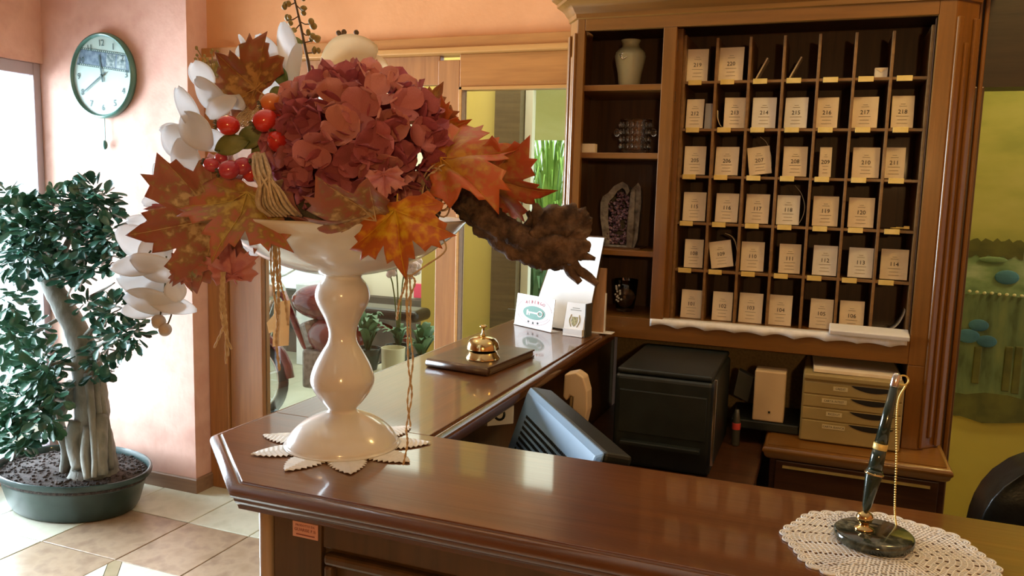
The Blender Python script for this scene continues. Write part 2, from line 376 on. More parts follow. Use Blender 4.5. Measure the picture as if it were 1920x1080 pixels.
o = MB().box(b1.x-.25, b2.x, 4.35, 4.38, .02, 2.6).build('roller_blind', M['roller']); tag(o, 'pale yellow-green blind behind the right glass pane', 'blind')
o = MB().box(b2.x, b3.x, 4.33, 4.45, 0, 2.7).build('trim_1', M['dark_post']); tag(o, 'dark veranda post beside the yellow-green blind', kind='structure')
wf = MB().box(b3.x+.005, b3.x+.05, 4.40, 4.45, 0, 2.7).box(b3.x+.05, b3.x+.9, 4.40, 4.45, 2.10, 2.16)
o = wf.build('window_2', M['white_frame']); tag(o, 'pale window frame of the veranda beside the dark post', kind='structure')
M['awning'] = noisy('awning_cloth', [(0.66, 0.62, 0.22), (0.74, 0.70, 0.30)], scale=3, rough=0.8)
aw = MB(); q = [(b3.x+.0, 4.45, 2.15), (b3.x+1.1, 4.45, 2.15), (b3.x+1.1, 5.2, 1.86), (b3.x-.35, 5.2, 1.86)]
aw.add(q + [(x, y, z-.02) for x, y, z in q], [(0, 1, 2, 3), (7, 6, 5, 4), (0, 4, 5, 1), (1, 5, 6, 2), (2, 6, 7, 3), (3, 7, 4, 0)])
o = aw.build('awning', M['awning']); tag(o, 'pale sloping awning outside behind the right pane', 'awning')
# ================================================================ reception counter
CT = 1.08
cn = empty('reception_counter', (-.2, 1.05, 0), 'glossy dark brown wooden L-shaped reception counter with moulded edge', 'counter')
top = [(-.938, 2.74), (-.938, 1.065), (-.759, .902), (1.35, .902), (1.35, 1.212), (-.615, 1.212), (-.615, 2.74)]
b = MB().prism([(-.759, .902), (1.35, .902), (1.35, 1.212), (-.615, 1.212), (-.938, 1.212), (-.938, 1.065)], (0, 0, CT-.039), (1, 0, 0), (0, 1, 0), (0, 0, 1), .039)
b.build('countertop', M['counter_x'], cn, bevel=.0015)
b = MB().prism([(-.938, 1.2125), (-.615, 1.2125), (-.615, 2.74), (-.938, 2.74)], (0, 0, CT-.039), (1, 0, 0), (0, 1, 0), (0, 0, 1), .039)
b.build('return_top', M['counter_y'], cn, bevel=.0015)
prof = [(0, CT-.002), (.003, CT-.0045), (.006, CT-.0035), (.014, CT-.0035), (.022, CT-.006), (.028, CT-.011), (.031, CT-.018), (.031, CT-.025), (.028, CT-.031), (.022, CT-.034), (.020, CT-.035), (.020, CT-.041),
        (.017, CT-.047), (.012, CT-.051), (.009, CT-.053), (.009, CT-.062), (0, CT-.064), (-.002, CT-.03)]
prof = [(o_*.58 if o_ > 0 else o_, CT-(CT-z_)*.64) for o_, z_ in prof]
o = MB().sweep(top[:4], prof).build('edge_moulding', M['counter_edge'], cn, smooth=True, angle=50)
prof2 = [(0, CT-.002), (.003, CT-.0045), (.006, CT-.0035), (.010, CT-.004), (.016, CT-.008), (.019, CT-.014), (.019, CT-.030), (.014, CT-.036), (0, CT-.040), (-.002, CT-.02)]
MB().sweep([(1.35, 1.212), (-.615, 1.212), (-.615, 2.45)], [(o_, z) for o_, z in prof2]).build('edge_moulding', M['counter_edge'], cn, smooth=True, angle=50)
# body
zb = CT-.040
body = MB().prism([(-.735, .93), (1.33, .93), (1.33, 1.16), (-.66, 1.16), (-.66, 2.72), (-.735, 2.72)], (0, 0, 0), (1, 0, 0), (0, 1, 0), (0, 0, 1), zb)
body.build('counter_body', M['counter_body'], cn)
# pilaster on the canted corner
d = (Vector((-.735, .93, 0)) - Vector((-.915, 1.09, 0))).normalized(); nn = Vector((-d.y * -1, d.x * -1, 0))
nn = Vector((d.y, -d.x, 0));  nn = nn if nn.dot(Vector((-1, -1, 0))) > 0 else -nn
mid = (Vector((-.735, .93, 0)) + Vector((-.915, 1.09, 0))) / 2
M['strip_lit'] = wood('window_lit_wood', (0.42, 0.30, 0.20), (0.52, 0.38, 0.26), rough=0.3, grain='Z', coat=0.3)  # window light on the corner bead is put into this paler wood
for y_ in (1.05, 1.75, 2.45):      # brackets carrying the wide left overhang
    MB().prism([(-.735, zb), (-.90, zb), (-.88, zb-.03), (-.78, zb-.07), (-.735, zb-.16)], (0, y_, 0), (1, 0, 0), (0, 0, 1), (0, 1, 0), .03).build('bracket', M['counter_body'], cn, bevel=.003)
MB().box(-.745, -.735, .95, 2.72, 0, zb).build('side_panel', M['counter_body'], cn)
c = Vector((-.722, .93, 0))
MB().tube([(-.735, .926, 0), (-.735, .926, zb)], .0105, 16).build('corner_bead', M['strip_lit'], cn, smooth=True)
# front framing: stiles, rail, mouldings, raised panel
MB().box(-.716, -.635, .918, .93, 0, zb).build('front_stile', M['counter_body'], cn, bevel=.002)
MB().box(-.635, 1.33, .922, .93, zb-.045, zb).build('front_rail', M['counter_body'], cn, bevel=.002)
for k, (xa, xb) in enumerate(((-.628, .10), (.16, .9))):
    fr = MB(); pz = zb-.050
    fr.box(xa, xb, .912, .93, pz-.016, pz).box(xa, xa+.014, .912, .93, .2, pz-.016).box(xb-.014, xb, .912, .93, .2, pz-.016)
    fr.build('panel_moulding', M['counter_body'], cn, bevel=.005)
    MB().box(xa+.05, xb-.05, .914, .93, .25, pz-.055).build('raised_panel', M['counter_body'], cn, bevel=.010)
# maker's sticker on the front stile
c0 = aty(572, 995, .9165)
M['sticker'] = noisy('pink_sticker', [(0.62, 0.30, 0.22), (0.68, 0.35, 0.26)], scale=12, rough=0.5)
M['sticker_ink'] = plain('sticker_ink', (0.22, 0.05, 0.04), 0.6)
st = MB().box(c0.x-.0215, c0.x+.0215, .9165, .918, c0.z-.0115, c0.z+.0115).build('maker_sticker', M['sticker'], cn, bevel=.0006, label='small pink sticker with maker lettering on the counter front')
text_on('lettering', 'PRODOTTO DA', .0045, (c0.x, .9162, c0.z+.0065), (1, 0, 0), (0, 0, 1), M['sticker_ink'], st, .0001)
text_on('lettering', 'GUARISE F.lli', .0066, (c0.x, .9162, c0.z), (1, 0, 0), (0, 0, 1), M['sticker_ink'], st, .0001)
MB().box(c0.x-.015, c0.x+.016, .9160, .9166, c0.z-.0078, c0.z-.0064).build('lettering', M['sticker_ink'], st)

# staff desk behind the counter (lower level)
dk = empty('staff_desk', (-.3, 1.9, 0), 'dark wooden staff desk below the counter in front of the key cabinet', 'desk')
MB().box(-.655, -.125, 1.18, 2.74, .735, .765).build('desktop', M['desk'], dk, bevel=.004)
MB().box(-.16, -.13, 1.20, 2.30, 0, .735).build('side_panel', M['desk'], dk)

# ================================================================ key cabinet
CY = 2.46
kc = empty('key_cabinet', (-.22, 2.62, .765), 'tall brown wooden key cabinet with open shelves and seven-column pigeonholes', 'cabinet')
X0, X1 = -.80, .345
outl = [(X0, 2.74), (X0, 2.525), (-.757, CY), (.285, CY), (X1, 2.525), (X1, 2.74)]
# boards
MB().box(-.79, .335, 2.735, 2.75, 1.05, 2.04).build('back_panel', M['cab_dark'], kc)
MB().box(-.757, -.733, CY, CY+.02, 1.05, 2.045).build('frame_stile', M['cab_z'], kc, bevel=.002)
MB().box(-.489, -.449, CY, CY+.02, 1.12, 2.0).build('frame_stile', M['cab_z'], kc, bevel=.002)
MB().box(.243, .285, CY, CY+.02, 1.05, 2.045).build('frame_stile', M['cab_z'], kc, bevel=.002)
MB().box(-.733, .243, CY, CY+.02, 2.0, 2.045).build('top_rail', M['cab_x'], kc, bevel=.002)
MB().box(-.733, .243, CY, CY+.02, 1.052, 1.119).build('bottom_rail', M['cab_x'], kc, bevel=.002)
MB().box(-.757, .285, CY+.02, 2.735, 1.095, 1.119).build('bottom_board', M['cab_x'], kc)
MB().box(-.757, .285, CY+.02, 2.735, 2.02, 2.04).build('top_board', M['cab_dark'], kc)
MB().box(-.475, -.460, CY+.02, 2.735, 1.119, 2.02).build('partition', M['cab_z'], kc)
MB().box(-.800, -.785, 2.525, 2.74, 1.05, 2.045).build('side_panel', M['cab_z'], kc)
MB().box(.330, .345, 2.525, 2.74, .81, 2.045).build('side_panel', M['cab_z'], kc)
# canted pilasters with a sunk flute
for sx in (-1, 1):
    A = Vector((-.757, CY, 0)) if sx < 0 else Vector((.285, CY, 0)); B = Vector((X0, 2.525, 0)) if sx < 0 else Vector((X1, 2.525, 0))
    z0 = 1.05 if sx < 0 else .81
    t = (B-A).normalized(); n = Vector((t.y, -t.x, 0)); n = n if n.y < 0 else -n; L = (B-A).length
    c = (A+B)/2 - n*.012
    MB().obox((c.x, c.y, (z0+2.045)/2), t*(L/2), n*.012, (0, 0, (2.045-z0)/2)).build('pilaster', M['cab_z'], kc, bevel=.002)
    for e in (-1, 1):
        c2 = (A+B)/2 + t*(e*(L/2-.012)) + n*.004
        MB().obox((c2.x, c2.y, (z0+2.0)/2), t*.011, n*.005, (0, 0, (1.99-z0)/2)).build('pilaster_moulding', M['cab_z'], kc, bevel=.004)
    c2 = (A+B)/2 + n*.002
    MB().obox((c2.x, c2.y, (z0+1.96)/2), t*.008, n*.004, (0, 0, (1.90-z0)/2)).build('pilaster_moulding', M['cab_z'], kc, bevel=.004)
cp = [(0, 2.035), (.006, 2.038), (.008, 2.050), (.014, 2.056), (.020, 2.066), (.030, 2.076), (.040, 2.082), (.044, 2.084), (.044, 2.094), (.052, 2.098), (.060, 2.104), (.062, 2.114), (.062, 2.128), (0, 2.128)]
MB().sweep(outl, cp).prism([(p[0], p[1]) for p in outl], (0, 0, 2.10), (1, 0, 0), (0, 1, 0), (0, 0, 1), .028).build('crown_moulding', M['cab_x'], kc, smooth=True, angle=35)
# shelves of the left bay
for z in (1.828, 1.621, 1.319):
    MB().box(-.757, -.475, CY+.012, 2.735, z-.009, z+.009).build('shelf', M['cab_x'], kc, bevel=.002)
# right post and back of the niche below
MB().box(.243, .285, CY+.0, CY+.02, .81, 1.05).build('frame_stile', M['cab_z'], kc, bevel=.002)
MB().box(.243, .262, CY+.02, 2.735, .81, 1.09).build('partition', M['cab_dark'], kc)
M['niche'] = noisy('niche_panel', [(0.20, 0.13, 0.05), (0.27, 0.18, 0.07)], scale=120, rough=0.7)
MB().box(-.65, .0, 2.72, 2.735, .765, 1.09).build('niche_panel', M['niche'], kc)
struct(MB().box(-.80, -.01, 2.752, 2.766, 0, 1.09), 'gap_panel', M['cab_dark'], 'dark panel added to block the bright veranda in the gap behind the staff desk')  # added to keep the bright veranda from showing under the cabinet
MB().box(.0, .243, 2.72, 2.735, .81, 1.09).build('niche_panel', M['black_plastic'], kc)  # black panel stands in for the shade of the deep recess
# pigeonholes
GX = [-.432 + .0957*i for i in range(8)]; GZ = [1.119, 1.279, 1.4245, 1.5675, 1.709, 1.850]
GY = 2.515
for i, x in enumerate(GX):
    MB().box(x-.004, x+.004, GY, 2.735, 1.119, 1.985 - (0 if i in (0, 7) else .012)).build('divider', M['pigeon'], kc, bevel=.001)
for z in GZ[1:]:
    MB().box(GX[0]+.004, GX[-1]-.004, GY+.001, 2.735, z-.010, z-.002).build('pigeonhole_shelf', M['pigeon'], kc, bevel=.001)
MB().box(GX[-1]+.004, .243, GY-.02, GY+.01, 1.119, 2.0).build('filler_strip', M['cab_dark'], kc)
MB().box(-.460, GX[0]-.004, GY-.02, GY+.01, 1.119, 2.0).build('filler_strip', M['cab_z'], kc)
for z in (1.95, 1.80, 1.655, 1.53):
    MB().box(-.459, -.449, GY-.027, GY-.02, z-.016, z+.016).build('hinge', M['cab_dark'], kc, bevel=.002)
for r, z in enumerate(GZ[1:]):
    for i in range(7):
        xo = GX[i] + .010 + random.uniform(0, .006)
        t = MB().box(xo, xo+.040, GY-.0025, GY+.001, z-.014, z+.001).build('label_tag', M['dull_brass'], kc, bevel=.0008)
# base cabinet with ledge
bc = empty('base_cabinet', (.12, 2.53, 0), 'dark wooden base cabinet with moulded ledge under the desk drawers', 'cabinet')
MB().box(-.10, .345, 2.345, 2.74, .0, .78).build('cabinet_body', M['desk'], bc)
MB().box(-.107, .345, 2.33, 2.74, .79, .81).build('ledge_board', M['cab_x'], bc)
MB().sweep([(-.107, 2.74), (-.107, 2.33), (.345, 2.33), (.345, 2.74)], [(0, .808), (.008, .806), (.014, .800), (.015, .792), (.010, .786), (.008, .778), (.002, .772), (0, .770), (-.006, .79)]).build('ledge_moulding', M['cab_x'], bc, smooth=True, angle=50)
MB().box(-.085, .33, 2.335, 2.345, .60, .765).build('drawer_front', M['desk'], bc, bevel=.003)
MB().box(-.085, .33, 2.335, 2.345, .05, .59).build('door', M['desk'], bc, bevel=.003)
MB().box(-.065, .31, 2.330, 2.335, .745, .752).build('brass_bead', M['dull_brass'], bc)

# ---------------------------------------------------------------- room cards
cards = {
 0: [('219', 1308, 122, 36, 60, 0), ('220', 1371, 119, 42, 62, 0)],
 1: [('212', 1303, 211, 30, 54, 0), ('213', 1378, 206, 36, 57, 0), ('214', 1433, 206, 40, 57, 0), ('215', 1493, 206, 38, 57, 0), ('216', 1551, 206, 36, 57, 0), ('217', 1622, 206, 42, 58, 0), ('218', 1693, 204, 36, 60, 0)],
 2: [('205', 1303, 299, 37, 53, 0), ('206', 1363, 299, 40, 53, 0), ('207', 1424, 297, 38, 52, 8), ('208', 1491, 300, 40, 56, 0), ('209', 1548, 300, 20, 56, 0), ('210', 1624, 300, 44, 57, 0), ('211', 1677, 302, 34, 58, 0)],
 3: [('115', 1302, 387, 39, 54, 0), ('116', 1363, 387, 39, 54, 0), ('117', 1420, 389, 40, 55, 0), ('118', 1478, 391, 38, 55, 0), ('119', 1548, 393, 42, 56, 0), ('120', 1615, 395, 42, 56, 0)],
 4: [('108', 1301, 472, 32, 53, 0), ('109', 1352, 472, 38, 50, 10), ('110', 1411, 479, 39, 55, 0), ('111', 1481, 481, 36, 55, 0), ('112', 1547, 485, 40, 56, 0), ('113', 1614, 488, 40, 56, 0), ('114', 1677, 491, 44, 57, 0)],
 5: [('101', 1297, 557, 36, 53, 0), ('102', 1355, 563, 34, 54, 0), ('103', 1408, 567, 40, 56, 0), ('104', 1464, 571, 38, 57, 0), ('105', 1541, 575, 38, 56, 0), ('106', 1598, 578, 40, 57, 0)]}
ordinal = ['top', 'second', 'third', 'fourth', 'fifth', 'bottom']
COLN = ['leftmost pigeonhole column', 'second pigeonhole column from left', 'third pigeonhole column from left', 'middle pigeonhole column', 'third pigeonhole column from right', 'second pigeonhole column from right', 'rightmost pigeonhole column']
bright = {'112', '215', '118', '113', '214'}
M['card_white'] = noisy('white_card', [(0.84, 0.82, 0.74), (0.90, 0.88, 0.82)], scale=30, rough=0.7)
for r, lst in cards.items():
    zs = GZ[5-r]
    for num, px, py, wp, hp, tilt in lst:
        y = 2.545
        c = aty(px, py, y); sc_ = FPX / (c - Vector((0, 0, CAMZ))).dot(FW)
        wd = wp / sc_ * 1.07; ht = hp / sc_; th = .006
        a = math.radians(tilt); lean = .10
        yaw = math.radians(random.uniform(-6, 6)) if num != '209' else math.radians(8)
        U = Vector((math.cos(yaw)*math.cos(a), math.sin(yaw), -math.sin(a) * -1)).normalized() if tilt else Vector((math.cos(yaw), math.sin(yaw), 0))
        V = Vector((-math.sin(a), lean, math.cos(a))).normalized(); V = (V - U*V.dot(U)).normalized(); Nn = U.cross(V)   # Nn faces the room (-y)
        bot = zs + .001 + abs(math.sin(a))*wd/2
        cc = Vector((c.x, y, 0)); cc.z = bot + V.z*ht/2
        bm = MB().obox(cc - Nn*th/2, U*(wd/2), V*(ht/2), Nn*(th/2))
        o = bm.build('room_card', M['card_white'] if num in bright else M['card'], bevel=.0006, seg=1)
        tag(o, 'cream folded card numbered %s in the %s row, %s' % (num, ordinal[r], COLN[min(range(7), key=lambda q: abs((GX[q]+GX[q+1])/2-c.x))]), 'card', 'numbered cards in the pigeonholes')
        text_on('number', num, .0165, cc + Nn*.0006, U, V, M['ink'], o, .0002)
        ln = MB()
        for k, (dz, hw) in enumerate(((.016, .010), (.022, .006), (-.012, .016), (-.022, .012), (-.032, .014))):
            if wd < .04: hw *= .5
            ln.obox(cc + Nn*.0005 + V*(dz*ht/.09), U*hw, V*.0005, Nn*.0003)
        ln.build('print_line', M['ink_soft'], o)['kind'] = 'stuff'
# other things kept in the pigeonholes
def on_shelf(i, r): return Vector(((GX[i]+GX[i+1])/2, 0, GZ[5-r]))
for i in (2, 3):
    c = on_shelf(i, 0)
    o = MB().obox((c.x-.018, 2.60, c.z+.037), (.016, 0, .032), (0, .03, 0), (-.0018, 0, .0009)).build('leaflet', M['card'])
    tag(o, 'folded leaflet leaning in the top row, %s' % ('third pigeonhole from the left' if i == 2 else 'fourth pigeonhole from the left'), 'leaflet', 'leaflets leaning in the top row')
c = on_shelf(5, 0)
k = MB().box(c.x+.006, c.x+.040, 2.545, 2.57, c.z+.001, c.z+.028).build('small_carton', M['paper'], bevel=.001)
tag(k, 'small white carton in the top row, second pigeonhole from the right', 'box')
MB().prism([(-.016, 0), (.016, 0), (0, -.012)], (c.x+.023, 2.5445, c.z+.0265), (1, 0, 0), (0, 0, 1), (0, -1, 0), .0006).build('flap', M['card'], k)
c = on_shelf(0, 1)
o = MB().obox((c.x+.026, 2.575, c.z+.040), (.012, .003, 0), (0, .004, .039), (0, .0008, 0)).build('paper_slip', M['paper']); tag(o, 'narrow pale slip behind card 212', 'paper')
def curl(name, pts, w, m, label):           # a curved sheet: path in x-z, width along y
    b = MB(); P = smooth_path([Vector(p) for p in pts], 5)
    vs = [];
    for p in P: vs += [p, p + Vector((0, w, 0))]
    b.add(vs, [(2*i, 2*i+1, 2*i+3, 2*i+2) for i in range(len(P)-1)])
    o = b.build(name, m, smooth=True, solid=.0008); tag(o, label, 'paper'); return o
c = on_shelf(1, 1); curl('curled_sheet', [(c.x-.042, 2.545, c.z+.055), (c.x-.040, 2.545, c.z+.030), (c.x-.030, 2.545, c.z+.008), (c.x-.014, 2.545, c.z+.002)], .05, M['card'], 'curled paper sheet in the pigeonhole left of card 213')
c = on_shelf(1, 4); curl('curled_sheet', [(c.x+.002, 2.548, c.z+.112), (c.x+.022, 2.548, c.z+.103), (c.x+.036, 2.548, c.z+.080), (c.x+.042, 2.548, c.z+.045), (c.x+.038, 2.548, c.z+.012)], .05, M['card'], 'curled sheet bent over card 109')
c = on_shelf(6, 5); curl('curled_sheet', [(c.x+.044, 2.56, c.z+.075), (c.x+.040, 2.56, c.z+.055), (c.x+.025, 2.56, c.z+.025), (c.x+.0, 2.56, c.z+.007), (c.x-.04, 2.56, c.z+.002)], .07, M['paper'], 'white sheet curling up in the bottom right pigeonhole')
M['wire'] = plain('pale_wire', (0.6, 0.55, 0.42), 0.5)
c = on_shelf(2, 2); o = MB().tube([(c.x-.008, 2.56, c.z+.118), (c.x+.012, 2.555, c.z+.100), (c.x+.026, 2.55, c.z+.065), (c.x+.030, 2.55, c.z+.030)], .0008, 5, smooth=5).build('cord', M['wire']); tag(o, 'thin pale cord in the third row, between cards 207 and 208', 'cord')
c = on_shelf(3, 3); o = MB().tube([(c.x+.005, 2.56, c.z+.118), (c.x+.024, 2.555, c.z+.095), (c.x+.036, 2.55, c.z+.060), (c.x+.034, 2.55, c.z+.030), (c.x+.024, 2.55, c.z+.006)], .0008, 5, smooth=5).build('cord', M['wire']); tag(o, 'thin pale cord in the fourth row, right of card 118', 'cord')
c = on_shelf(6, 3)
k = MB().tube([(c.x+.0, 2.55, c.z+.004), (c.x+.035, 2.55, c.z+.004)], .003, 6).box(c.x+.02, c.x+.034, 2.545, 2.555, c.z+.002, c.z+.010).build('key', M['dull_brass']); tag(k, 'brass key lying in the fourth row, rightmost pigeonhole', 'key')
MB().tube([(c.x-.002 + .012*math.cos(a*.5236), 2.55 + .010*math.sin(a*.5236), c.z+.003) for a in range(13)], .0018, 6).build('bow', M['dull_brass'], k)
# lace runner along the bottom board, with a folded paper on its right end
rn = MB(); n = 90; vs = []
xa, xb = -.487, .236
for i in range(n+1):
    t = i/n; x = xa + (xb-xa)*t
    sc1 = abs(math.sin(t*math.pi*8.5)); e = .006 - .016*(1 - sc1**.35) * .6
    wv = .0015*math.sin(t*40)
    yb = 2.505
    vs += [(x, yb, 1.1205), (x, CY+.004, 1.1215+wv*.3), (x, CY-.004, 1.119+wv*.2), (x, CY-.0055-.002*abs(math.sin(t*23)), 1.119-.014-.008*(1-sc1)+wv)]
fs = []
for i in range(n):
    for j in range(3): fs.append((4*i+j, 4*i+j+1, 4*i+4+j+1, 4*i+4+j))
rn.add(vs, fs)
o = rn.build('lace_runner', M['lace'], smooth=True, solid=.0012); tag(o, 'pale scalloped lace runner along the foot of the pigeonholes', 'runner')
a = aty(1555, 612, 2.47); bq = aty(1705, 628, 2.47)
o = MB().obox(((a.x+bq.x)/2, 2.475, 1.132), ((bq.x-a.x)/2, 0, -.001), (0, .032, .006), (0, -.002, .007)).build('folded_paper', M['paper'], bevel=.003); tag(o, 'folded white paper lying on the right end of the lace runner', 'paper')
# ================================================================ doorway on the right and the room behind it
M['dark_wood'] = wood('dark_jamb_wood', (0.060, 0.026, 0.010), (0.10, 0.045, 0.016), rough=0.4, grain='Z', coat=0.2)
M['dark_x'] = wood('dark_lintel_wood', (0.020, 0.014, 0.008), (0.035, 0.022, 0.012), rough=0.5, grain='X', coat=0.1)
dw = MB().box(.345, XR, 2.62, 2.72, 1.828, CZ).box(1.5, XR, 2.62, 2.72, 0, 1.828)
struct(dw, 'wall_office', M['dark_x'], 'dark panelled wall above the doorway right of the key cabinet')
d2 = empty('door_2', (.37, 2.62, 0), 'brown door jamb right of the key cabinet', None); d2['kind'] = 'structure'
MB().box(.347, .387, 2.60, 2.74, 0, 1.828).build('jamb', M['dark_wood'], d2, bevel=.004)
MB().box(.352, .362, 2.585, 2.60, 0, 2.2).build('architrave', M['cab_z'], d2, bevel=.004)
MB().box(.368, .380, 2.590, 2.60, 0, 2.2).build('architrave', M['cab_z'], d2, bevel=.004)
struct(MB().box(.30, 2.6, 3.6, 3.7, 0, CZ), 'wall_office_back', M['plaster_yellow'], 'yellow-green wall seen through the right doorway')
struct(MB().box(.245, .345, 3.18, 3.7, 0, CZ), 'wall_office_side', M['plaster_yellow'])
struct(MB().box(.2, 2.6, 3.2, 3.8, -.06, 0), 'floor_office', M['ver_floor'])
# big faded seaside mural on canvas
M['canvas'] = noisy('mural_canvas', [(0.30, 0.34, 0.09), (0.40, 0.42, 0.12), (0.46, 0.47, 0.16)], scale=3, rough=0.6, stretch=(1, 1, 2.5))
M['mural_sea'] = noisy('mural_sea', [(0.08, 0.17, 0.07), (0.20, 0.33, 0.17), (0.40, 0.52, 0.36)], scale=7, rough=0.6, stretch=(1, 1, 2), contrast=(.3, .7))
M['mural_quay'] = noisy('mural_quay', [(0.05, 0.08, 0.03), (0.12, 0.19, 0.09), (0.18, 0.24, 0.10)], scale=10, rough=0.6, stretch=(2, 1, .6), contrast=(.3, .7))
M['mural_dark'] = noisy('mural_dark', [(0.07, 0.08, 0.02), (0.12, 0.13, 0.03)], scale=14, rough=0.7)
M['mural_blue'] = noisy('mural_blue', [(0.03, 0.13, 0.22), (0.06, 0.22, 0.34)], scale=12, rough=0.6)
M['mural_light'] = plain('mural_pale_paint', (0.62, 0.64, 0.40), 0.6)
def zy(py, y=3.59): return aty(1860, py, y).z
mu = empty('mural', (1.1, 3.59, zy(800)), 'large faded green seaside mural on the yellow wall through the right doorway', 'painting')
def band(name, y0, y1, m, xa=.40, xb=2.3, d=0, wav=.0):
    n = 24; zt = zy(y0); zb_ = zy(y1); pts = [(xa + (xb-xa)*i/n, zb_ + wav*math.sin(i*1.9+y0)) for i in range(n+1)] + [(xb-(xb-xa)*i/n, zt + wav*math.sin(i*2.3+y1)) for i in range(n+1)]
    return MB().prism(pts, (0, 3.598-d, 0), (1, 0, 0), (0, 0, 1), (0, -1, 0), .006).build(name, m, mu)
band('sky', 150, 470, M['canvas'])
band('sea', 470, 570, M['mural_sea'], d=.002, wav=.006)
band('far_shore', 450, 482, M['mural_dark'], xb=.72, d=.004, wav=.008)
band('quay', 552, 745, M['mural_quay'], d=.004, wav=.008)
band('bottom_strip', 740, 790, M['mural_dark'], d=.006, wav=.012)  # dark frame-like band along the mural's foot
for px, py, r in ((1888, 520, .035), (1850, 640, .03), (1815, 630, .035), (1835, 610, .03)):
    c = aty(px, py, 3.585); MB().ball(c, (r*1.2, .004, r*.8), 14, 8).build('blue_patch', M['mural_blue'], mu)
for px, hh in ((1835, 70), (1893, 85), (1912, 90)):
    a = aty(px, 650, 3.585); b_ = aty(px, 650+hh, 3.585); MB().box(a.x-.014, a.x+.014, 3.584, 3.592, b_.z, a.z).build('post', M['mural_dark'], mu, bevel=.004)
for i in range(14):
    c = aty(1804+i*14, 545+i*1.2+random.uniform(-1, 1), 3.582); MB().ball(c, (.007, .004, .006), 8, 6).build('promenade_light', M['mural_light'], mu)
for px, py, rx, rz in ((1862, 487, .05, .012),):
    c = aty(px, py, 3.585); MB().ball(c, (rx, .003, rz), 14, 8).build('pale_patch', M['mural_sea'] if py > 300 else M['canvas'], mu)

# ---------------------------------------------------------------- black office chair
ch = empty('office_chair', (.66, 1.99, 0), 'black leather office chair behind the counter at the right edge', 'chair')
bk = MB(); n, mm = 28, 14; cx, cz, y0 = .60, .72, 1.97
vs = []
for j in range(mm+1):
    v = -1 + 2*j/mm
    for i in range(n+1):
        u = -1 + 2*i/n
        x = u*math.sqrt(max(0, 1 - .5*v*v*abs(v))) if v > 0 else u*math.sqrt(1-.25*v*v)
        z = v*math.sqrt(1-.35*u*u)
        bul = .05*max(0, 1-u**4)*max(0, 1-v**4)
        vs.append((cx + x*.25, y0 - bul + .05*u*u*-1, cz + z*.27))
k0 = len(vs)
vs += [(x, y+.09+ (y0-y)*.8, z) for x, y, z in vs]
fs = []
for j in range(mm):
    for i in range(n):
        a = j*(n+1)+i; fs += [(a, a+1, a+n+2, a+n+1), (k0+a, k0+a+n+1, k0+a+n+2, k0+a+1)]
per = [i for i in range(n+1)] + [j*(n+1)+n for j in range(1, mm+1)] + [mm*(n+1)+i for i in range(n-1, -1, -1)] + [j*(n+1) for j in range(mm-1, 0, -1)]
for i in range(len(per)): a, b_ = per[i], per[(i+1) % len(per)]; fs.append((b_, a, k0+a, k0+b_))
bk.add(vs, fs)
bk.build('backrest', M['black_leather'], ch, smooth=True, bevel=.02, seg=3)
MB().box(.36, .86, 1.55, 1.95, .42, .52).build('seat', M['black_leather'], ch, bevel=.035, seg=4)
MB().tube([(.61, 2.02, .62), (.61, 2.05, .45), (.61, 1.95, .40), (.61, 1.76, .40)], .018, 8, smooth=4).build('back_bracket', M['black_plastic'], ch)
MB().tube([(.61, 1.76, .42), (.61, 1.76, .09)], .025, 12).build('gas_column', M['steel'], ch)
for k in range(5):
    a = 2*math.pi*k/5+.3; e = Vector((.61+.27*math.cos(a), 1.76+.27*math.sin(a), .075))
    MB().tube([(.61, 1.76, .10), e], [.022, .015], 8).build('leg', M['black_plastic'], ch)
    MB().tube([(e.x-.012*math.sin(a), e.y+.012*math.cos(a), .03), (e.x+.012*math.sin(a), e.y-.012*math.cos(a), .03)], .03, 12).build('castor', M['black_plastic'], ch)

# ================================================================ ornaments on the cabinet shelves
M['celadon'] = noisy('celadon_glaze', [(0.42, 0.43, 0.27), (0.50, 0.50, 0.33)], scale=6, rough=0.35, coat=0.2)
M['silver_leaf'] = plain('silver_applique', (0.8, 0.8, 0.75), 0.25, 0.9)
c = aty(1180, 150, 2.58); zs = 1.838
S = .0016
vz = empty('ginger_jar', (c.x, 2.58, zs), 'pale green frosted vase with silver flower on the top cabinet shelf', 'vase')
MB().lathe([(.0, .0), (.030, 0), (.033, .004), (.038, .045), (.047, .085), (.049, .100), (.046, .112), (.036, .122), (.028, .128), (.026, .138), (.031, .147), (.032, .150), (.027, .148), (.023, .136), (.0, .12)], (c.x, 2.58, zs), 32).build('body', M['celadon'], vz, smooth=True)
fl_ = MB()
for k in range(9):
    a = k*.7; fl_.ball((c.x-.004 + .016*math.cos(a)*(k/9+.3), 2.535 + abs(.004*math.sin(a)), zs+.098+.014*math.sin(a)*(k/9+.3)), (.0055, .003, .0045), 8, 6)
fl_.tube([(c.x-.024, 2.537, zs+.100), (c.x-.012, 2.532, zs+.085), (c.x, 2.531, zs+.092)], .0018, 6)
fl_.build('flower_applique', M['silver_leaf'], vz, smooth=True)
M['crystal'] = plain('crystal', (0.95, 0.95, 0.92), 0.03, trans=1.0, ior=1.5)
c = aty(1190, 285, 2.58); zs = 1.631
ib = empty('ice_bucket', (c.x, 2.58, zs), 'cut crystal ice bucket with side knobs on the second cabinet shelf', 'bucket')
MB().lathe([(0, 0), (.044, 0), (.046, .004), (.050, .105), (.052, .108), (.049, .108), (.044, .012), (0, .010)], (c.x, 2.58, zs), 20).build('body', M['crystal'], ib)
cuts = MB()
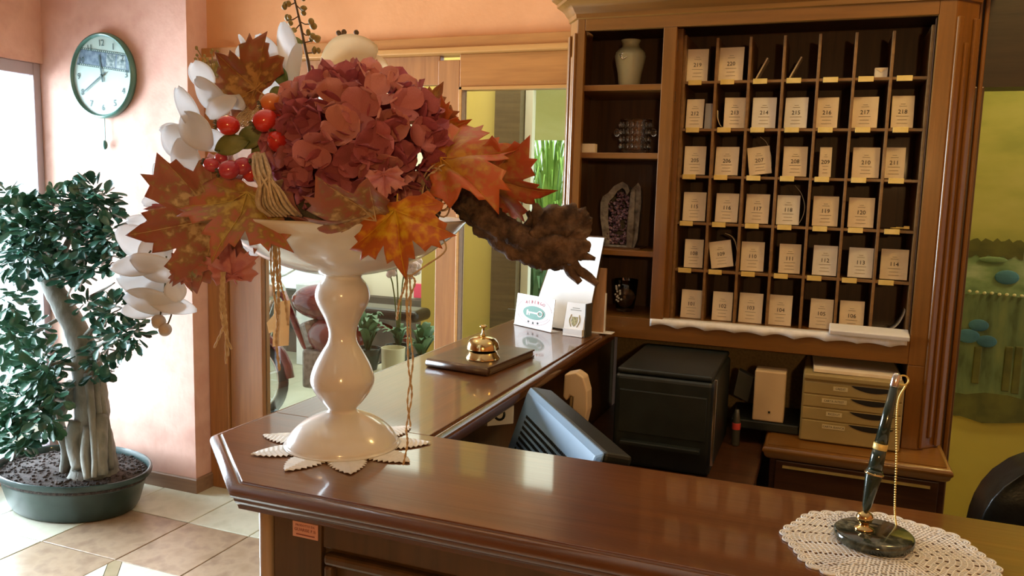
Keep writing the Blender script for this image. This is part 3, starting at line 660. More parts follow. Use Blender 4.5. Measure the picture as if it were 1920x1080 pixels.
for k in range(20):
    a = 2*math.pi*k/20
    for t in range(4):
        r = .0475 + .00055*(t*2.2)
        cuts.ball((c.x + r*math.cos(a), 2.58 + r*math.sin(a), zs+.025+t*.022), (.0045, .0045, .009), 6, 4)
cuts.build('cut_facets', M['crystal'], ib)
for s in (-1, 1):
    MB().ball((c.x + s*.060, 2.575, zs+.068), (.010, .010, .013), 10, 8).build('knob', M['crystal'], ib, smooth=True)
c = aty(1105, 280, 2.52)
o = MB().box(c.x-.022, c.x+.022, 2.505, 2.535, 1.631, 1.659).build('small_carton', M['card'], bevel=.001); tag(o, 'small cream box on the second cabinet shelf beside the ice bucket', 'box')
# amethyst geode, halved, standing up
M['agate'] = noisy('agate_rind', [(0.06, 0.05, 0.04), (0.20, 0.18, 0.15), (0.11, 0.095, 0.08)], scale=24, rough=0.4, bump=.3)
M['amethyst'] = noisy('amethyst', [(0.05, 0.025, 0.05), (0.22, 0.13, 0.19), (0.36, 0.27, 0.33)], scale=60, rough=0.12, coat=.5)
c = aty(1165, 440, 2.57); zs = 1.328
ge = empty('geode', (c.x, 2.58, zs), 'tall purple amethyst geode with grey rind on the third cabinet shelf', 'geode')
ou = [(-.050, 0), (-.058, .05), (-.066, .10), (-.068, .145), (-.062, .165), (-.040, .178), (-.022, .200), (.0, .214), (.020, .205), (.028, .185), (.050, .212), (.062, .200), (.064, .15), (.062, .09), (.058, .03), (.050, 0)]
rnd = random.Random(3); rind = MB(); N_ = len(ou)
pts = [(x + rnd.uniform(-.003, .003), z) for x, z in ou]
inn = [(x*.62, .010 + z*.86) for x, z in pts]
yf_, yb_ = 2.545, 2.63
vs = [(c.x+x, yf_, zs+z) for x, z in pts] + [(c.x+x, yf_+.004, zs+z) for x, z in inn] + [(c.x+x*.8, yb_, zs+z*.95) for x, z in pts]
rind.add(vs, [(i, i+1, N_+i+1, N_+i) for i in range(N_-1)] + [(i+1, i, 2*N_+i, 2*N_+i+1) for i in range(N_-1)] + [tuple(range(2*N_, 3*N_)), (N_-1, 0, N_, 2*N_-1), (0, N_-1, 3*N_-1, 2*N_)])
rind.build('rind', M['agate'], ge)
cr = MB()
for k in range(260):
    x = rnd.uniform(-.042, .040); z = rnd.uniform(.012, .180)
    if z > .150 and abs(x) > .02: continue
    dpt = .022*(1 - (x/.045)**2); h = rnd.uniform(.008, .015); r = rnd.uniform(.003, .006)
    p = Vector((c.x+x, 2.552+dpt, zs+z)); d = Vector((rnd.uniform(-.6, .6)-x*8, -1, rnd.uniform(-.5, .5))).normalized()
    cr.tube([p, p+d*h*.6, p+d*h], [r, r*.9, .0006], 6)
cr.build('crystals', M['amethyst'], ge)['kind'] = 'stuff'
MB().tube([(c.x+.034, 2.553, zs+.004), (c.x+.036, 2.548, zs+.08), (c.x+.038, 2.552, zs+.19)], [.012, .014, .009], 8, smooth=4).build('quartz_band', M['agate'], ge)
MB().box(c.x-.07, c.x+.07, 2.54, 2.64, zs-.0, zs+.004).build('base', M['cab_dark'], ge)
c = aty(1170, 580, 2.57); zs = 1.120
gv = empty('glass_vase', (c.x, 2.58, zs), 'clear glass vase with white floral etching on the lowest cabinet shelf', 'vase')
MB().lathe([(0, 0), (.026, 0), (.030, .006), (.036, .05), (.040, .105), (.0385, .105), (.034, .05), (.027, .010), (0, .008)], (c.x, 2.58, zs), 24).build('body', M['crystal'], gv, smooth=True)
M['etch'] = plain('white_etching', (0.80, 0.82, 0.80), 0.5)
et = MB()
for k in range(16):
    a = -1.9 + rnd.uniform(-.5, .3); z = .035 + k*.0035; r = .0345 + z*.05
    et.ball((c.x + r*math.cos(a)*1.02, 2.58 + r*math.sin(a)*1.02, zs+z), (.0035, .0014, .0035), 6, 4)
et.build('etching', M['etch'], gv)

# ================================================================ behind the counter
M['grey_blue'] = noisy('grey_plastic', [(0.22, 0.38, 0.58), (0.26, 0.43, 0.64)], scale=8, rough=0.4)  # blue window light on the monitor's back is mixed into this grey
# monitor seen from behind
A = Vector((-.585, 1.635, 1.078)); B = Vector((-.318, 1.265, 1.078))
mo = empty('monitor', (-.44, 1.47, .765), 'flat monitor seen from behind, grey back coloured by blue window light, with vent grille', 'monitor')
t = (B-A).normalized(); n = Vector((t.y, -t.x, 0)); n = n if n.x < 0 else -n      # n points out of the back, to the left
L = (B-A).length; Hh = .30
lean = Vector((n.x*-.10, n.y*-.10, 0))      # top leans towards the staff side
down = (Vector((0, 0, -1)) - lean*-1.0).normalized(); down = Vector((n.x*.22, n.y*.22, -1)).normalized()
nn_ = t.cross(down); nn_ = nn_ if nn_.dot(n) > 0 else -nn_
cM = (A+B)/2 + down*(Hh/2)
MB().obox(cM - nn_*.030, t*(L/2), down*(Hh/2), nn_*.026).build('screen_frame', M['black_plastic'], mo, bevel=.006)
bkp = MB()
a = [A+nn_*-.004, B+nn_*-.004, B+down*Hh+nn_*-.004, A+down*Hh+nn_*-.004]
i1 = [A+t*.015+down*.012+nn_*.006, B-t*.015+down*.012+nn_*.006, B-t*.05+down*(Hh-.03)+nn_*.045, A+t*.05+down*(Hh-.03)+nn_*.045]
bkp.add(a+i1, [(4, 5, 6, 7), (0, 1, 5, 4), (1, 2, 6, 5), (2, 3, 7, 6), (3, 0, 4, 7), (3, 2, 1, 0)])
bkp.build('back_shell', M['grey_blue'], mo, bevel=.004)
ve = MB()
for r in range(11):
    f = .16 + r*.045
    for k in range(34):
        u = .12 + k*.0225
        p = (i1[0]*(1-u)+i1[1]*u)*(1-f) + (i1[3]*(1-u)+i1[2]*u)*f
        ve.obox(p + nn_*.0006, t*.0028, down*.0030, nn_*.0010)
ve.build('vent_grille', M['black_plastic'], mo)['kind'] = 'stuff'
ft = cM + down*(Hh/2)
MB().tube([(ft.x, ft.y, .80), (ft.x+.02, ft.y+.02, .766)], .02, 10).build('stand', M['black_plastic'], mo)
MB().lathe([(0, 0), (.10, 0), (.10, .006), (.03, .018), (0, .020)], (ft.x-n.x*.02, ft.y-n.y*.02, .7655), 28).build('foot', M['black_plastic'], mo)
# telephone
ph = empty('telephone', (-.55, 1.93, .765), 'beige telephone handset standing upright behind the counter', 'telephone')
hs = MB()
def P(px, py, y=1.90): return aty(px, py, y)
hp = [(1058, 702), (1080, 698), (1094, 708), (1101, 735), (1101, 770), (1094, 800), (1080, 822), (1062, 820), (1066, 795), (1072, 770), (1074, 745), (1068, 742), (1062, 752), (1055, 745)]
O = P(1058, 760)
uv = [((P(x, y)-O).x, (P(x, y)-O).z) for x, y in hp]
hs.prism(uv, O, (1, 0, 0), (0, 0, 1), (0, 1, 0), .045)
hs.build('handset', M['beige_plastic'], ph, bevel=.006, seg=3)
MB().box(-.60, -.50, 1.88, 2.06, .7655, .83).build('base', M['beige_plastic'], ph, bevel=.010, seg=3)
MB().box(-.585, -.54, 1.945, 1.975, .83, .99).build('cradle', M['beige_plastic'], ph, bevel=.006)
# white plate with ring, under the return
c = aty(936, 776, 1.58)
rp = empty('ring_plate', (-.655, 1.58, c.z-.03), 'small white plate with black ring on the counter side', 'plate')
MB().obox((c.x, 1.585, c.z), (.030, .004, .006), (0, .002, 0), (0, 0, .026)).build('plate', M['paper'], rp, bevel=.001)
MB().tube([(c.x+.012*math.cos(a*.314), 1.580, c.z+.013*math.sin(a*.314)) for a in range(21)], .0028, 8).build('ring', M['black_plastic'], rp)
pa = [atz(850, 812, .90), atz(905, 808, .90), atz(950, 830, .90), atz(840, 835, .90)]
o = MB().box(-.60, -.53, 1.225, 1.33, .7655, .86).build('paper_tray', M['desk'], bevel=.004); tag(o, 'low dark wooden paper tray beside the monitor', 'tray')
o = MB().box(-.598, -.532, 1.227, 1.328, .861, .866).build('paper_sheets', M['card']); tag(o, 'stack of beige paper on the wooden tray beside the monitor', 'paper')
# black printer
pr = empty('printer', (-.37, 2.30, .765), 'large black boxy printer on the desk below the shelves', 'printer')
MB().box(-.505, -.240, 2.10, 2.50, .7655, 1.020).build('body', M['black_plastic'], pr, bevel=.012, seg=3)
MB().box(-.500, -.245, 2.105, 2.495, 1.021, 1.036).build('lid', M['black_plastic'], pr, bevel=.006, seg=3)
MB().box(-.48, -.265, 2.075, 2.10, .83, .842).build('paper_tray', M['black_plastic'], pr, bevel=.003)
MB().box(-.49, -.255, 2.094, 2.10, .86, .98).build('front_panel', M['black_plastic'], pr, bevel=.003)
MB().tube([(-.236, 2.10, .80), (-.236, 2.10, 1.03)], .004, 8).build('edge_strip', M['steel'], pr)
# items in the niche
M['grey_dark'] = noisy('dark_grey_plastic', [(0.05, 0.05, 0.04), (0.08, 0.075, 0.06)], scale=10, rough=0.4)
c = aty(1395, 722, 2.52)
o = MB().obox((c.x, 2.52, c.z), (.022, .010, -.012), (0, .02, 0), (.006, 0, .040)).build('card_reader', M['grey_dark'], bevel=.003); tag(o, 'dark tilted card reader right of the black printer', 'device')
bs = aty(1440, 790, 2.46)
o = MB().box(-.225, -.03, 2.45, 2.66, .811, bs.z-.001).build('black_router', M['black_plastic'], bevel=.004); tag(o, 'flat black device under the beige box', 'device')
p0 = aty(1410, 785, 2.455); p1 = aty(1475, 700, 2.455)
bx = MB().box(p0.x, p1.x, 2.455, 2.53, bs.z, p1.z).build('beige_box', M['beige_plastic'], bevel=.004); tag(bx, 'small beige plastic box standing left of the drawer unit', 'box')
c = aty(1442, 773, 2.4545); MB().box(c.x-.003, c.x+.003, 2.4535, 2.4555, c.z-.003, c.z+.003).build('indicator', M['black_plastic'], bx)
c = aty(1382, 775, 2.42)
M['red_cap'] = plain('red_cap', (0.6, 0.07, 0.06), 0.4)
lb = empty('glue_bottle', (c.x, 2.42, .766), 'small bottle with red label right of the printer', 'bottle')
hz = c.z+.012-.766
MB().lathe([(0, 0), (.011, 0), (.012, .003), (.012, hz*.6), (.009, hz*.8), (.006, hz), (0, hz)], (c.x, 2.42, .766), 16).build('body', M['grey_dark'], lb, smooth=True)
MB().lathe([(.0122, hz*.45), (.0126, hz*.46), (.0126, hz*.62), (.0122, hz*.63)], (c.x, 2.42, .766), 16).build('label_band', M['red_cap'], lb)
# drawer unit
M['drawer'] = noisy('khaki_drawer_plastic', [(0.34, 0.25, 0.09), (0.39, 0.29, 0.11)], scale=6, rough=0.45)
M['tape'] = plain('label_tape', (0.64, 0.54, 0.30), 0.6)
DX0, DX1, DY0, DY1, DZ0, DZ1 = -.028, .236, 2.405, 2.70, .811, 1.005
du = empty('drawer_unit', ((DX0+DX1)/2, 2.55, .81), 'khaki plastic desk drawer unit with four labelled drawers', 'drawers')
MB().box(DX0, DX1, DY0+.004, DY1, DZ0, DZ1).build('housing', M['drawer'], du, bevel=.006, seg=3)
MB().box(DX0+.002, DX1-.002, DY0-.004, DY1, DZ1-.012, DZ1+.004).build('top_tray', M['drawer'], du, bevel=.004, seg=3)
M['grip_shade'] = plain('drawer_grip_shade', (0.010, 0.008, 0.006), 0.8)  # near-black sheets paint the shade inside the finger grips
names = ['CREDIT', 'CARTA INTEST.', 'RICEVUT', 'CARTA BIANCA']
hd = (DZ1-.014-DZ0-.03)/4
for k in range(4):
    z1 = DZ1-.018-k*hd; z0 = z1-hd+.003
    if k == 3: z0 = DZ0+.004
    d_ = MB().box(DX0+.004, DX1-.004, DY0, DY0+.008, z0, z1).build('drawer', M['drawer'], du, bevel=.002)
    g = [(.128+.118*i/16, -.001) for i in range(17)] + [(.246-.118*i/16, -.001-.016*math.sin(math.pi*i/16)**.7) for i in range(1, 16)]
    MB().prism(g, (DX0, DY0-.0004, z1), (1, 0, 0), (0, 0, 1), (0, -1, 0), .0008).build('finger_grip', M['grip_shade'], d_)
    lw = (.038, .066, .042, .060)[k]; lx = DX0+.120-lw/2 - (.01 if k == 2 else 0); lz = z1-.014
    lab = MB().box(lx-lw/2, lx+lw/2, DY0-.0008, DY0+.0002, lz-.006, lz+.006).build('label_strip', M['tape'], d_)
    text_on('lettering', names[k], .0088, (lx, DY0-.0010, lz), (1, 0, 0), (0, 0, 1), M['ink'], d_, .0001, sx=.9)
o = MB().obox((.11, 2.55, DZ1+.010), (.115, .004, -.001), (-.004, .12, 0), (0, 0, .005)).build('paper_sheets', M['card'], bevel=.001); tag(o, 'pale papers lying on top of the drawer unit', 'paper')

# ================================================================ on the counter
# vase: white pedestal bowl
vb = Vector((-.722, 1.105, CT+.003)); H0 = vb.z
def zz(v): return v - 1.083
prof = [(0, 0), (.088, 0), (.0905, .003), (.0895, .009), (.083, .019), (.070, .032), (.052, .043), (.036, .050), (.026, .054), (.0232, .058), (.025, .062), (.035, .074), (.046, .090), (.0515, .104), (.0505, .118), (.044, .136), (.034, .154),
        (.0255, .168), (.0222, .180), (.0235, .194), (.029, .210), (.038, .228), (.0435, .242), (.0435, .254), (.039, .266), (.032, .275), (.031, .280), (.037, .283), (.064, .288), (.094, .297), (.128, .312), (.158, .332), (.182, .352), (.197, .369), (.199, .373), (.195, .374),
        (.170, .353), (.130, .335), (.08, .322), (0, .316)]
ps = smooth_path([Vector((r, z, 0)) for r, z in prof], 3); prof = [(max(p.x, 0), p.y) for p in ps]
o = MB().lathe(prof, vb, 64).build('pedestal_vase', M['white_ceramic'], smooth=True); tag(o, 'white ceramic pedestal vase with turned stem and wide bowl on the counter', 'vase')
# crochet doily with leaf-shaped lobes
dl = empty('leaf_doily', (vb.x, vb.y, CT), 'white crochet doily with leaf-shaped lobes under the pedestal vase', 'doily')
MB().lathe([(0, 0.0004), (.082, .0004), (.084, .0012), (.082, .0022), (0, .0022)], (vb.x, vb.y, CT), 40).build('centre_disc', M['lace'], dl)
for k in range(9):
    a = math.radians(-12 + 40*k); D = Vector((math.cos(a), math.sin(a), 0)); S_ = Vector((-D.y, D.x, 0)); b = MB(); vs = []
    nu, nv = 22, 12
    for i in range(nu+1):
        t = i/nu; wd = .034*math.sin(math.pi*min(1, (.12+t*.88)))**.75*(1-.25*t)
        if i % 2: wd *= .80
        for j in range(nv+1):
            s = -1+2*j/nv
            fwd = .066 + .080*t - abs(s)*.010*(1-t)
            vs.append(Vector((vb.x, vb.y, CT+.0009+.0014*(i % 2)+.0012*(1-abs(s)))) + D*fwd + S_*(s*wd))
    b.add(vs, [(i*(nv+1)+j, i*(nv+1)+j+1, (i+1)*(nv+1)+j+1, (i+1)*(nv+1)+j) for i in range(nu) for j in range(nv)])
    b.build('lobe', M['lace'], dl, solid=.001)

# guest book with bell
M['book_leather'] = noisy('brown_book_leather', [(0.06, 0.028, 0.010), (0.10, 0.05, 0.02)], scale=30, rough=0.35, coat=.2)
q = [Vector((-.869, 1.691, 0)), Vector((-.698, 1.665, 0)), Vector((-.675, 1.922, 0)), Vector((-.860, 1.942, 0))]
gb = empty('guest_book', (-.775, 1.80, CT), 'closed dark brown leather guest book under the brass bell', 'book')
def slab(pts, z0, z1, ins=0.0):
    c = sum(pts, Vector())/4; p = [c+(v-c)*(1-ins) for v in pts]
    return MB().prism([(v.x, v.y) for v in p], (0, 0, z0), (1, 0, 0), (0, 1, 0), (0, 0, 1), z1-z0)
slab(q, CT+.0005, CT+.005).build('back_cover', M['book_leather'], gb, bevel=.002)
slab(q, CT+.005, CT+.0155, .035).build('pages', plain('dark_page_edges', (.14, .10, .06), .7), gb)
slab(q, CT+.0155, CT+.0205).build('front_cover', M['book_leather'], gb, bevel=.002)
MB().tube([q[0]+Vector((.003, 0, CT+.0105)), q[1]+Vector((0, 0.002, CT+.0105))], .0095, 12).build('spine', M['book_leather'], gb, smooth=True)
bz = CT+.0206
be_ = atz(905, 672, bz)
bl = empty('counter_bell', (be_.x, be_.y, bz), 'round brass service bell with push button on the guest book', 'bell')
MB().lathe([(0, 0), (.041, 0), (.042, .002), (.041, .006), (.036, .012), (.034, .018), (.030, .021), (0, .021)], be_, 40).build('base', M['brass'], bl, smooth=True, angle=40)
MB().lathe([(.0385, .024), (.040, .025), (.0395, .031), (.037, .040), (.031, .048), (.020, .053), (.008, .055), (0, .0555), (0, .052), (.030, .045), (.036, .034), (.0385, .024)], be_, 40).build('dome', M['brass'], bl, smooth=True, angle=50)
MB().lathe([(.006, .055), (.006, .060), (.0035, .063), (.003, .074), (.0045, .076), (.009, .0775), (.009, .080), (.005, .082), (0, .0825)], be_, 20).build('button', M['brass'], bl, smooth=True)

# sign, crest card, leaflet stand
M['sign_green'] = plain('sign_green', (0.0, 0.11, 0.045), 0.5)
M['sign_red'] = plain('sign_red', (0.45, 0.02, 0.05), 0.6)
M['sign_grey'] = plain('sign_outline', (0.62, 0.42, 0.46), 0.6)
bl_ = atz(964, 606, CT+.004); br_ = atz(1034, 622, CT+.004)
sg = empty('albergo_sign', ((bl_.x+br_.x)/2, (bl_.y+br_.y)/2, CT), 'white ALBERGO sign with green key oval and three stars on the counter end', 'sign')
U = (br_-bl_).normalized(); W_ = (br_-bl_).length
tl = bl_.copy(); Vv = Vector((0, 0, 1)); back = U.cross(Vector((0, 0, 1))) * -1
Vv = (Vector((0, 0, 1)) + back*.12).normalized(); Nn = U.cross(Vv)
Hs = .098; Oc = (bl_+br_)/2 + Vv*(Hs/2)
MB().obox(Oc - Nn*.0012, U*(W_/2), Vv*(Hs/2), Nn*.0012).build('panel', M['paper'], sg, bevel=.0006)
MB().obox((bl_+br_)/2 - Nn*.02 + Vector((0, 0, -.001)), U*(W_/2), Nn*.022, (0, 0, .0015)).build('foot', M['paper'], sg)
def ell(rx, ry, n=36): return [(rx*math.cos(2*math.pi*i/n), ry*math.sin(2*math.pi*i/n)) for i in range(n)]
MB().prism(ell(.052, .021), Oc + Vv*-.004, U, Vv, Nn, .0006).build('oval', M['sign_green'], sg)
key = MB().prism([(-.030, -.0022), (.022, -.0022), (.022, .0022), (-.030, .0022)], Oc + Vv*-.004 + Nn*.0006, U, Vv, Nn, .0005)
key.prism([(-.034, -.009), (-.026, -.009), (-.026, .007), (-.034, .007)], Oc + Vv*-.004 + Nn*.0006, U, Vv, Nn, .0005)
key.prism([(-.022, -.009), (-.018, -.009), (-.018, 0), (-.022, 0)], Oc + Vv*-.004 + Nn*.0006, U, Vv, Nn, .0005)
ring = [Oc + Vv*(-.004+.008*math.sin(a*.3927)) + U*(.030+.011*math.cos(a*.3927)) + Nn*.0006 for a in range(17)]
key.tube(ring, .0022, 6)
key.build('key_emblem', M['paper'], sg)
import itertools
def arc(rx, ry, a0, a1, r=.0009): return MB().tube([Oc + Vv*(-.004+ry*math.sin(math.radians(a0+(a1-a0)*i/20))) + U*(rx*math.cos(math.radians(a0+(a1-a0)*i/20))) for i in range(21)], r, 4)
arc(.082, .048, 12, 168).build('outline', M['sign_grey'], sg); arc(.078, .037, 195, 345).build('outline', M['sign_grey'], sg); arc(.070, .028, 200, 340).build('outline', M['sign_grey'], sg)
for i, chx in enumerate('ALBERGO'):
    a = math.radians(90 - (i-3)*9.5)
    p = Oc + Vv*(-.004 + .033*math.sin(a)) + U*(.085*math.cos(a)) + Nn*.0008
    text_on('lettering', chx, .014, p, U, Vv, M['sign_red'], sg, .0002)
for k in (-1, 0, 1):
    p = Oc + Vv*(-.0355 + (.002 if k else 0)) + U*(k*.022) + Nn*.0004
    star = [((.0045 if i % 2 == 0 else .0019)*math.sin(i*math.pi/5)*1.3, (.0045 if i % 2 == 0 else .0019)*math.cos(i*math.pi/5)) for i in range(10)]
    MB().prism(star, p, U, Vv, Nn, .0005).build('star', M['ink'], sg)
# crest card
a_ = atz(1055, 628, CT+.001); b_ = atz(1091, 633, CT+.001); Uc = (b_-a_).normalized(); Wc = (b_-a_).length
cc = empty('crest_card', ((a_.x+b_.x)/2, (a_.y+b_.y)/2, CT), 'small white table card with a golden crest in front of the leaflet stand', 'card')
bk_ = Vector((-Uc.y, Uc.x, 0)); Vc = (Vector((0, 0, 1)) + bk_*.25).normalized(); Nc = Uc.cross(Vc)
O_ = (a_+b_)/2 + Vc*.05
MB().obox(O_, Uc*(Wc/2), Vc*.05, Nc*.0012).build('panel', M['paper'], cc)
MB().obox((a_+b_)/2 + bk_*.012 + Nc*.0 + Vector((0, 0, .012)), Uc*(Wc/2), bk_*.012, (0, 0, .010)).build('foot', M['paper'], cc, bevel=.001)
MB().obox((b_) + bk_*.02 + Vc*.05 + Uc*.003, Uc*.0015, bk_*.02, (0, 0, .05)).build('side_support', M['grey_dark'], cc)
M['crest'] = noisy('crest_gold', [(0.20, 0.18, 0.08), (0.50, 0.45, 0.22)], scale=200, rough=0.5)
cb = MB()
cb.prism([(-.010, .012), (.010, .012), (.010, -.004), (.006, -.012), (0, -.017), (-.006, -.012), (-.010, -.004)], O_ + Vc*-.004 + Nc*.0012, Uc, Vc, Nc, .0006)
for s in (-1, 1): cb.tube([O_ + Uc*(s*.013) + Vc*.014 + Nc*.0014, O_ + Uc*(s*.017) + Vc*-.004 + Nc*.0014, O_ + Uc*(s*.010) + Vc*-.022 + Nc*.0014], .0012, 5, smooth=4)
cb.build('crest', M['crest'], cc)
M['ink_grey'] = plain('grey_ink', (.35, .35, .32), .7)
cl = MB()
for k, hw in enumerate((.012, .018)): cl.obox(O_ + Vc*(.034-.006*k) + Nc*.0012, Uc*hw, Vc*.0012, Nc*.0004)
cl.build('print_line', M['ink_grey'], cc)
# leaflet stand with A4 sheet
BL = atz(993, 606, CT+.004); BR = atz(1098, 624, CT+.004); TR = aty(1133, 446, BR.y+.075); TL = aty(1050, 441, BL.y+.075)
ls = empty('leaflet_stand', ((BL.x+BR.x)/2, (BL.y+BR.y)/2, CT), 'clear leaflet stand with a large white sheet behind the ALBERGO sign', 'stand')
Ns = (BR-BL).cross(TL-BL).normalized(); Ns = Ns if Ns.y < 0 else -Ns
def quad(a, b, c, d, th, N): return MB().add([a, b, c, d, a-N*th, b-N*th, c-N*th, d-N*th], [(0, 1, 2, 3), (7, 6, 5, 4), (0, 4, 5, 1), (1, 5, 6, 2), (2, 6, 7, 3), (3, 7, 4, 0)])
quad(BL, BR, TR, TL, .001, Ns).build('sheet', M['paper'], ls)
M['acrylic'] = glassmat('acrylic', (0.9, 0.95, 0.93), 0.06)
e = (TR-BR).normalized()*.006; h = (BR-BL).normalized()*.005
quad(BL-h-Ns*.002, BR+h-Ns*.002, TR+h+e-Ns*.002, TL-h+e-Ns*.002, .0025, Ns).build('acrylic_back', M['acrylic'], ls)
MB().obox((BL+BR)/2 + Vector((0, .03, -.0025)), (BR-BL)/2, (.0, .035, 0), (0, 0, .0015)).build('foot', M['acrylic'], ls)
# wood-grain brochure standing to its right
a_ = atz(1099, 622, CT); b_ = atz(1131, 625, CT); t_ = aty(1137, 503, b_.y+.03); t2 = aty(1104, 500, a_.y+.03)
M['brochure'] = wood('brochure_woodprint', (0.30, 0.15, 0.06), (0.46, 0.25, 0.11), rough=.5, grain='Z', coat=0)
N2 = (b_-a_).cross(t2-a_).normalized(); N2 = N2 if N2.y < 0 else -N2
br = quad(a_, b_, t_, t2, .012, N2).build('brochure_box', M['brochure']); tag(br, 'brown wood-print brochure box right of the white leaflet sheet', 'box')
quad(b_+Vector((.0002, 0, 0)), b_+(b_-a_).normalized()*.003, b_+(b_-a_).normalized()*.003+(t_-b_)*.62, b_+Vector((.0002, 0, 0))+(t_-b_)*.62, .012, N2).build('paper_edge', M['paper'], br)
MB().obox((a_+b_)/2 + Vector((.015, .01, .0015)), ((b_-a_).x*.75, 0, 0), (0, .02, 0), (0, 0, .0012)).build('base_plate', M['paper'], br)

# ---------------------------------------------------------------- pen stand on lace doily
dc = Vector((.098, 1.048, CT))
ld = empty('lace_doily', dc, 'round white crochet lace doily with scalloped rim under the pen stand', 'doily')
def dr_(a): return .116*(1 + .035*math.cos(8*a))
lace = MB()
for k in range(17):
    f = .10 + k*.053
    n = 120; pts = [dc + Vector((math.cos(2*math.pi*i/n)*dr_(2*math.pi*i/n)*f, math.sin(2*math.pi*i/n)*dr_(2*math.pi*i/n)*f, .0012)) for i in range(n+1)]
    lace.tube(pts, .0011, 4, cap=False)
for k in range(16):
    f0 = .10 + k*.053; m_ = max(10, int(2*math.pi*.116*f0/.0042))
    for i in range(m_):
        a = 2*math.pi*(i + .5*(k % 2))/m_; r0 = dr_(a)*f0; r1 = dr_(a)*(f0+.053)
        if (i + 2*k) % 7 == 0: continue
        lace.obox(dc + Vector((math.cos(a)*(r0+r1)/2, math.sin(a)*(r0+r1)/2, .0012)), Vector((math.cos(a), math.sin(a), 0))*(r1-r0)/2, Vector((-math.sin(a), math.cos(a), 0))*.0011, (0, 0, .0006))
lace.build('lace_net', M['lace'], ld)['kind'] = 'stuff'
sc_ = MB(); ns = 40
for i in range(ns):
    a = 2*math.pi*i/ns; R_ = dr_(a)*.955; cN = dc + Vector((math.cos(a)*R_, math.sin(a)*R_, .0014))
    rr = .0098
    for q in range(3): sc_.tube([cN + Vector((math.cos(a+t)*rr*(1-q*.3), math.sin(a+t)*rr*(1-q*.3), 0)) for t in [-1.7+3.4*j/8 for j in range(9)]], .0013, 4)
sc_.build('scalloped_rim', M['lace'], ld)
pb = atz(1630, 1030, CT+.004); pb = Vector((.084, 1.064, CT+.003))
M['marble'] = noisy('dark_green_marble', [(0.012, 0.018, 0.012), (0.06, 0.07, 0.05), (0.22, 0.22, 0.16)], scale=30, rough=0.12, coat=.5, contrast=(.4, .75), dist=1.5)
M['pen_green'] = noisy('dark_green_lacquer', [(0.010, 0.025, 0.018), (0.018, 0.04, 0.028)], scale=10, rough=0.18, coat=.6)
pn = empty('pen_stand', pb, 'desk pen in its green marble stand with ball chain on the lace doily', 'pen stand')
MB().lathe([(0, 0), (.044, 0), (.0465, .003), (.0475, .007), (.0465, .012), (.043, .014), (0, .014)], pb, 48).build('marble_base', M['marble'], pn, smooth=True, angle=50)
j0 = pb + Vector((-.012, -.001, .014))
MB().lathe([(.012, 0), (.011, .003), (.006, .005), (.005, .008), (.0085, .011), (.0105, .016), (.0085, .021), (.004, .024), (0, .0245)], j0, 24).build('swivel_joint', M['brass'], pn, smooth=True)
# axis of the pen: from the joint up to the tip
tipP = atz(1680, 703, CT); 
def onray(px, py, depth):
    r = ray(px, py).normalized(); dcam = depth / r.dot(FW); return Vector((0, 0, CAMZ)) + r*dcam
dj = (j0 + Vector((0, 0, .024)) - Vector((0, 0, CAMZ))).dot(FW)
T = onray(1682, 700, dj-.012); J = j0 + Vector((0, 0, .022)); ax = (T-J); Lp = ax.length; ax.normalize()
def pt(f): return J + ax*(Lp*f)
MB().tube([pt(0), pt(.02), pt(.05), pt(.20), pt(.285), pt(.29), pt(.31)], [.0025, .0035, .0055, .0085, .0105, .0105, .0095], 18).build('holder_cup', M['pen_green'], pn, smooth=True)
MB().tube([pt(.275), pt(.278), pt(.287), pt(.29)], [.0105, .0118, .0118, .0105], 18).build('ring', M['brass'], pn, smooth=True)
MB().tube([pt(.29), pt(.40), pt(.46)], [.0088, .0085, .0080], 18).build('pen_cap_base', M['pen_green'], pn, smooth=True)
MB().tube([pt(.455), pt(.46), pt(.495), pt(.50)], [.0080, .0086, .0086, .0080], 18).build('ring', M['dull_brass'], pn, smooth=True)
MB().tube([pt(.50), pt(.65), pt(.91)], [.0078, .0066, .0048], 18).build('pen_barrel', M['pen_green'], pn, smooth=True)
MB().tube([pt(.905), pt(.91), pt(.99), pt(1.0)], [.0050, .0054, .0044, .0030], 16).build('pen_tip', M['steel'], pn, smooth=True)
rg = MB().tube([pt(.985) + RX*(.008+.007*math.cos(a*.4)) + UP*(.006*math.sin(a*.4)-.006) for a in range(17)], .0011, 6); rg.build('chain_ring', M['dull_brass'], pn)
chn = MB(); cpts = smooth_path([pt(.975)+RX*.012-UP*.010, onray(1683, 760, dj+.0), onray(1681, 860, dj+.0), onray(1678, 960, dj+.02), onray(1686, 1012, dj+.015)], 22)
for i, p in enumerate(cpts): chn.ball(p, .0014, 6, 4)
chn.build('ball_chain', M['dull_brass'], pn)

